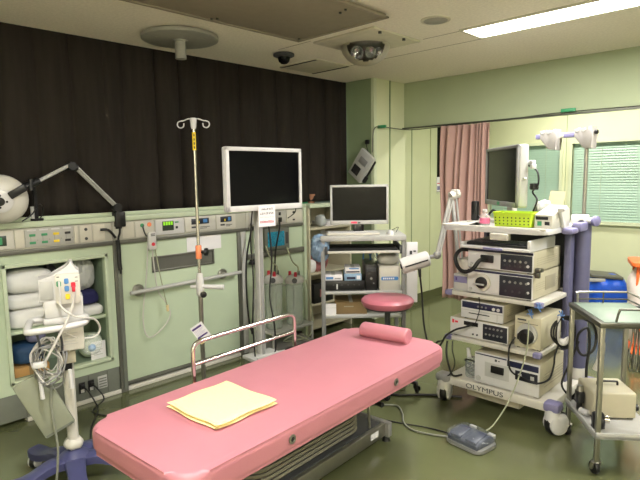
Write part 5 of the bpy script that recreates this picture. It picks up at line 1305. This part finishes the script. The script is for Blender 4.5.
# small white examination lamp on its jointed arm, fixed at the cart
t = thing('spot_lamp', 'white cylindrical examination lamp on a grey jointed arm left of the cart', 'lamp', (1.82, 3.56, .80))
mb = MB(); mb.cyl((1.83, 3.57, .80), (1.75, 3.57, 1.44), .0145, seg=12); mb.cyl((1.855, 3.585, .80), (1.775, 3.585, 1.44), .008, seg=8); build('lower_arm', mb, M_greylt, t, world=True)
W('mount_arm', t, M_greydk, (1.81, 1.935, 3.55, 3.59, .79, .83, .006))
mb = MB(); mb.cyl((1.745, 3.55, 1.45), (1.78, 3.61, 1.47), .032, seg=16); mb.box(1.74, 1.80, 3.56, 3.60, 1.46, 1.50, .008); build('upper_joint', mb, M_white2, t, world=True)
mb = MB(); mb.cyl((1.745, 3.55, 1.44), (1.70, 3.45, 1.03), .0145, seg=12); mb.cyl((1.765, 3.56, 1.44), (1.72, 3.46, 1.03), .008, seg=8); build('upper_arm', mb, M_greylt, t, world=True)
mb = MB(); mb.ball((1.70, 3.45, 1.015), .03, seg=14, rings=10); mb.cyl((1.70, 3.45, 1.01), (1.655, 3.41, 1.0), .016, seg=12); build('head_joint', mb, M_grey, t, world=True)
d_ = Vector((-.145, -.14, -.06)).normalized(); c0 = Vector((1.655, 3.41, .995))
mb = MB(); mb.lathe([(.02, -.005), (.045, .0), (.058, .012), (.060, .20), (.056, .215), (.048, .215), (.045, .2), (0, .195)], c0, d_, 28); hd_ = build('lamp_head', mb, M_white, t, world=True)
mb = MB(); mb.lathe([(.046, .2005), (.0, .2005)], c0, d_, 24); mb.cyl(c0 + d_ * .2, c0 + d_ * .222, .02, seg=14); build('lens', mb, M_black, hd_, world=True)
sd = Vector((.72, -.69, 0)); sd = (sd - d_ * sd.dot(d_)).normalized(); mb = MB()
mb.cyl(c0 + d_ * .02 + sd * .0575, c0 + d_ * .195 + sd * .0575, .006, seg=8); build('dark_stripe', mb, M_black, hd_, world=True)
q0 = c0 + d_ * .1
mb = MB(); mb.tube([(q0.x + .03, q0.y, q0.z - .055), (q0.x + .035, q0.y, q0.z - .10), (q0.x + .04, q0.y + .02, q0.z - .25), (q0.x + .07, q0.y + .0, q0.z - .45), (q0.x + .12, q0.y - .02, q0.z - .6), (q0.x + .17, q0.y - .05, q0.z - .65), (q0.x + .22, q0.y - .06, q0.z - .56), (1.89, 3.22, .45)], .007, 8, 6)
mb.cyl((q0.x + .03, q0.y, q0.z - .05), (q0.x + .035, q0.y, q0.z - .11), .013, .010, 10); build('cord', mb, M_cable, t, world=True)

# foot pedal and floor cables
t = thing('foot_pedal', 'grey blue foot pedal under clear plastic on the floor before the cart', 'foot pedal', (2.335, 2.815, 0), -8)
t.scale = (1.1, 1.1, 1.15)
mb = MB(); mb.prism(rrect(-.115, .115, -.085, .085, .035), 0.002, .022, 'z', .005); build('base', mb, M_grey, t)
mb = MB(); mb.prism([(-.078, .02), (.078, .02), (.078, .05), (.02, .068), (-.05, .06), (-.078, .04)], -.10, .10, 'x', .010, 3); build('housing', mb, M_pedal, t)
for x in (-.048, .05):
    mb = MB(); mb.box(-.034, .034, -.075, .03, 0, .016, .006, M=Matrix.Translation((x, 0, .056)) @ Matrix.Rotation(R(10), 4, 'X')); build('pedal_plate', mb, M_pedal, t)
mb = MB(); mb.box(.06, .1, .06, .085, .04, .062, .004); build('cable_gland', mb, M_greylt, t)
mb = MB(); mb.box(-.06, -.02, .065, .085, .05, .066, .004); build('cable_gland', mb, M_greylt, t)
def wrap(d):
    return 1 / (abs(d.x) ** 3.4 + abs(d.y) ** 3.4 + abs(d.z) ** 3.4) ** (1 / 3.4) * (1 + .03 * math.sin(13 * d.x + 4 * d.z) + .03 * math.sin(11 * d.y - 5 * d.x))
mb = MB(); mb.ball((0, 0, .037), .125, .098, .037, 34, 20, wrap); mb.sharp = 12
build('clear_wrap', mb, mat('clear_film', (150, 156, 160), .08, alpha=.14, bump=.5, bscale=30), t)
fl = ((M_cablegr, .006, [(2.225, 2.80, .01), (2.10, 2.745, .007), (1.98, 2.72, .007), (1.88, 2.77, .007), (1.80, 2.87, .007), (1.70, 2.95, .007), (1.62, 2.9, .007), (1.55, 2.85, .007)], 'pale grey cable on the floor from the foot pedal to the couch head'),
      (M_cable, .0045, [(2.235, 2.83, .01), (2.12, 2.83, .006), (2.0, 2.80, .006), (1.9, 2.76, .006), (1.78, 2.72, .006)], 'thin dark cable on the floor left of the foot pedal'),
      (M_cable, .009, [(1.96, 3.38, .01), (1.78, 3.27, .009), (1.6, 3.11, .009), (1.45, 3.02, .009), (1.25, 2.9, .009), (1.0, 2.8, .009)], 'black cable on the floor between the cart and the couch head'))
for m, r_, pts, lab in fl:
    mb = MB(); mb.tube(pts, r_, 8, 6); single('floor_cable', mb, m, lab, 'cable')

# ------------------------------------------------------------------ small steel trolley at the right
TX, TY, TR = 2.985, 2.935, 37.5
t = thing('steel_trolley', 'small steel trolley with a guard rail and grey green top at the right edge', 'trolley', (TX, TY, 0), TR)
tw, td = .345, .475
mb = MB(); mb.box(0, tw, 0, td, .807, .835, .004); build('top_frame', mb, M_steeldk, t)
mb = MB(); mb.box(.025, tw - .012, .012, td - .012, .834, .838, .001); build('top_plate', mb, M_tableg, t)
mb = MB(); mb.box(0, tw, 0, td, .205, .225, .003); mb.box(0, tw, 0, .01, .205, .24, .002); mb.box(0, .01, 0, td, .205, .24, .002); build('lower_shelf', mb, M_greylt, t)
for x in (.018, tw - .018):
    for y in (.018, td - .018):
        mb = MB(); mb.box(x - .0125, x + .0125, y - .0125, y + .0125, .07, .81, .004); build('leg', mb, M_steel, t)
        caster(t, x, y, .036, turn=15, top=.075, fork=M_steel, w=.022)
mb = MB()
def railpts(z): return [(.05, td - .02, z), (tw - .05, td - .02, z), (tw - .022, td - .03, z), (tw - .018, td - .06, z), (tw - .018, .05, z)]
mb.tube([(.045, td - .02, .835), (.045, td - .02, .885)] + [(.055, td - .02, .901)] + railpts(.903)[1:] , .0065, 8, 3)
gr = build('guard_rail', mb, M_steel, t)
mb = MB(); mb.tube([(.045, td - .02, .86)] + railpts(.86)[1:], .005, 8, 3); build('lower_bar', mb, M_steeldk, gr)
mb = MB(); mb.tube([(.085, .02, .835), (.085, .02, .835), (.10, .02, .897), (.125, .02, .903), (tw - .05, .02, .903)], .0065, 8, 3); build('front_bar', mb, M_steeldk, gr)
for y in (td - .02,):
    mb = MB(); mb.cyl((tw * .55, y, .835), (tw * .55, y, .903), .005, seg=8); build('rail_post', mb, M_steeldk, gr)
mb = MB(); mb.cyl((tw - .018, td * .5, .835), (tw - .018, td * .5, .903), .005, seg=8); build('rail_post', mb, M_steeldk, gr)
mb = MB(); mb.box(.02, tw - .02, td - .03, td - .012, .735, .807, .003); build('rear_brace', mb, M_steeldk, t)
MT = Matrix.Translation((TX, TY, 0)) @ Matrix.Rotation(R(TR), 4, 'Z')
def tp_(x, y, z): return tuple(MT @ Vector((x, y, z)))
t = thing('suction_machine', 'beige boxy suction machine with a black handle on the lower trolley shelf', 'machine', tp_(.175, .30, .2255), TR)
mb = MB(); mb.box(-.118, .118, -.10, .14, .008, .158, .014, 3); build('casing', mb, M_beige, t)
mb = MB(); mb.tube([(-.05, .02, .156), (-.05, .02, .173), (-.04, .02, .18), (.05, .02, .18), (.06, .02, .173), (.06, .02, .156)], .006, 8, 3); build('handle', mb, M_black, t)
mb = MB(); mb.cyl((.117, -.05, .055), (.143, -.05, .055), .02, seg=14); build('knob', mb, M_black, t)
for x in (-.11, .08):
    for y in (-.08, .09):
        mb = MB(); mb.box(x, x + .03, y, y + .03, 0, .01); build('foot', mb, M_black, t)
t = thing('small_motor', 'black round motor with a steel shaft in front of the suction machine', 'motor', tp_(.05, .10, .2255), TR)
mb = MB(); mb.lathe([(.0, 0), (.038, 0), (.045, .008), (.045, .05), (.036, .058), (0, .058)], (-.03, 0, .045), (1, -.25, 0), 22); build('housing', mb, M_black, t)
mb = MB(); mb.cyl((.02, 0, .05), (.055, -.01, .05), .02, seg=14); build('shaft', mb, M_chrome, t)
mb = MB(); mb.box(-.03, .03, -.02, .02, 0, .012, .003); build('foot', mb, M_greydk, t)
t = thing('coupling_valve', 'dark valve with a white cap left of the suction machine', 'valve', tp_(.03, .32, .2255), TR)
mb = MB(); mb.cyl((0, 0, 0), (0, 0, .10), .016, seg=14); mb.box(-.02, .02, -.03, .03, .05, .12, .008); build('body', mb, M_black, t)
mb = MB(); mb.cyl((0, 0, .12), (0, 0, .15), .022, .016, 14); build('neck', mb, M_steel, t)
mb = MB(); mb.cyl((-.01, -.045, .02), (.02, -.09, .02), .018, seg=12); build('cap', mb, M_white, t)
mb = MB(); mb.tube([(2.69, 3.40, .745), (2.73, 3.44, .72), (2.79, 3.47, .68), (2.81, 3.48, .6), (2.80, 3.46, .52), (2.76, 3.42, .49), (2.73, 3.40, .53), (2.73, 3.40, .62), (2.77, 3.44, .66), (2.785, 3.44, .56), (2.78, 3.42, .42), (2.785, 3.41, .33)], .008, 8, 6)
mb.tube([(2.735, 3.40, .58), (2.70, 3.36, .44), (2.675, 3.31, .32), (2.71, 3.33, .25), (2.76, 3.30, .245), (2.83, 3.20, .24)], .0065, 8, 5)
single('black_hose', mb, M_cable, 'black hose looping between the trolley legs beside the lilac column', 'hose')
mb = MB(); mb.tube([(2.72, 3.46, .77), (2.76, 3.48, .74), (2.81, 3.50, .66), (2.835, 3.505, .56), (2.83, 3.50, .46), (2.81, 3.49, .39)], .02, 10, 5)
single('white_hose', mb, M_cablewh, 'thick white hose hanging behind the left legs of the steel trolley', 'hose')
t = thing('cable_hanger', 'dark and orange cables hanging below the top of the steel trolley', 'cables', tp_(.392, .46, .35), TR)
for k in range(6):
    x = -.03 + .022 * k; mb = MB(); mb.tube([(x, 0, .46), (x + .01, .01, .30 + .02 * k), (x - .012, .0, .14 - .015 * k), (x + .01, .02, .06), (x + .022, .0, .12), (x + .02, .01, .32), (x + .015, 0, .45)], .0045, 7, 5); build('cable', mb, M_steeldk if k % 2 else M_cablegr, t)
for k in range(3):
    mb = MB(); mb.ball((-.01 + .035 * k, .0, .38 - .03 * (k % 2)), .017, .015, .045, 12, 10); build('connector', mb, M_orange, t, label='orange connector')
mb = MB(); mb.box(-.05, .08, -.012, .012, .425, .47, .006); build('holder', mb, M_greydk, t)

# ------------------------------------------------------------------ bins in the bay
t = thing('waste_bin', 'waste bin with a bright blue bag and a grey lid, behind the steel trolley', 'bin', (2.03, 6.25, 0), 30)
def bagf(d): return 1 / (abs(d.x) ** 4 + abs(d.y) ** 4 + abs(d.z) ** 4) ** .25 * (1 + .035 * math.sin(9 * d.x + 6 * d.z) + .03 * math.sin(10 * d.y - 5 * d.z))
mb = MB(); mb.ball((0.05, 0, .255), .20, .18, .255, 32, 24, bagf); build('bag', mb, M_blue, t)
mb = MB(); mb.box(-.17, .14, -.16, .16, .495, .525, .006); mb.xf(Matrix.Rotation(R(4), 4, 'Y')); ld = build('lid', mb, M_dkrecess, t)
mb = MB(); mb.box(-.16, .0, -.166, -.15, .46, .495, .004); build('lid_grip', mb, M_greylt, ld)
t = thing('laundry_cart', 'white laundry bag stand with a bright orange lid and legs at the right edge', 'bin', (2.79, 5.12, 0), 20)
mb = MB(); mb.prism(rrect(-.215, .215, -.185, .185, .04), .84, .875, 'z', .008); build('lid', mb, M_orange, t)
mb = MB(); mb.ball((0, 0, .49), .212, .182, .35, 32, 24, bagf); build('bag', mb, mat('pinkish_bag', (224, 212, 204), .8, bump=.3, bscale=12), t)
for x in (-.165, .165):
    for y in (-.135, .135):
        mb = MB(); mb.cyl((x, y, .07), (x, y, .85), .011, seg=10); build('leg', mb, M_orange, t); caster(t, x, y, .03, top=.075)
mb = MB(); mb.box(-.19, .19, -.16, .16, .10, .13, .006); build('base_tray', mb, M_orange, t)
mb = MB(); mb.box(-.05, .07, -.1, .0, .876, .88); mb.xf(Matrix.Rotation(R(20), 4, 'Z')); build('lid_note', mb, M_paper, t)

# small dark sign on the bay wall beside the pink curtain
mb = MB(); mb.box(0.0, .004, -.06, .06, 0, .19); mb.mi = 1; mb.box(.004, .005, -.05, .05, .02, .07); mb.mi = 2; mb.box(.004, .005, -.05, .05, .10, .112)
single('wall_notice', mb, [M_paper, M_lilac, M_red], 'small white notice with lilac print on the wall left of the pink curtain', 'notice', (0.014, 6.09 + .13, 1.40))

# groups of repeats
GROUPS = {'blackout_curtain': 'dark curtains along the left wall', 'window_blind': 'blinds in the bay windows', 'ceiling_light': 'fluorescent ceiling lights',
          'supply_carton': 'supply boxes on the computer trolley', 'cable_tie': 'blue cable ties on the cart', 'suction_jar': 'suction jars on the low stand',
          'panel_upright': 'grey uprights between wall panels', 'bedhead_unit': 'green bedhead wall panels', 'black_hose': 'black hoses', 'floor_cable': 'cables on the floor',
          'blue_cable': 'blue cable loops on the computer trolley', 'hanging_cord': 'cords hanging at the lowest cart shelf', 'computer_tower': 'computer towers on the trolley'}
for o in list(COL.objects):
    g = GROUPS.get(o.name.split('.')[0])
    if g and o.parent is None and 'category' in o: o['group'] = g
#TAIL
w = bpy.data.worlds.new('room_air'); scene.world = w; w.use_nodes = True
w.node_tree.nodes['Background'].inputs['Color'].default_value = (0.9, 1.0, 0.85, 1); w.node_tree.nodes['Background'].inputs['Strength'].default_value = 0.05
scene.view_settings.view_transform = 'Standard'
scene.view_settings.look = 'None'
scene.view_settings.exposure = 0.16
scene.cycles.diffuse_bounces = 8
scene.cycles.max_bounces = 14
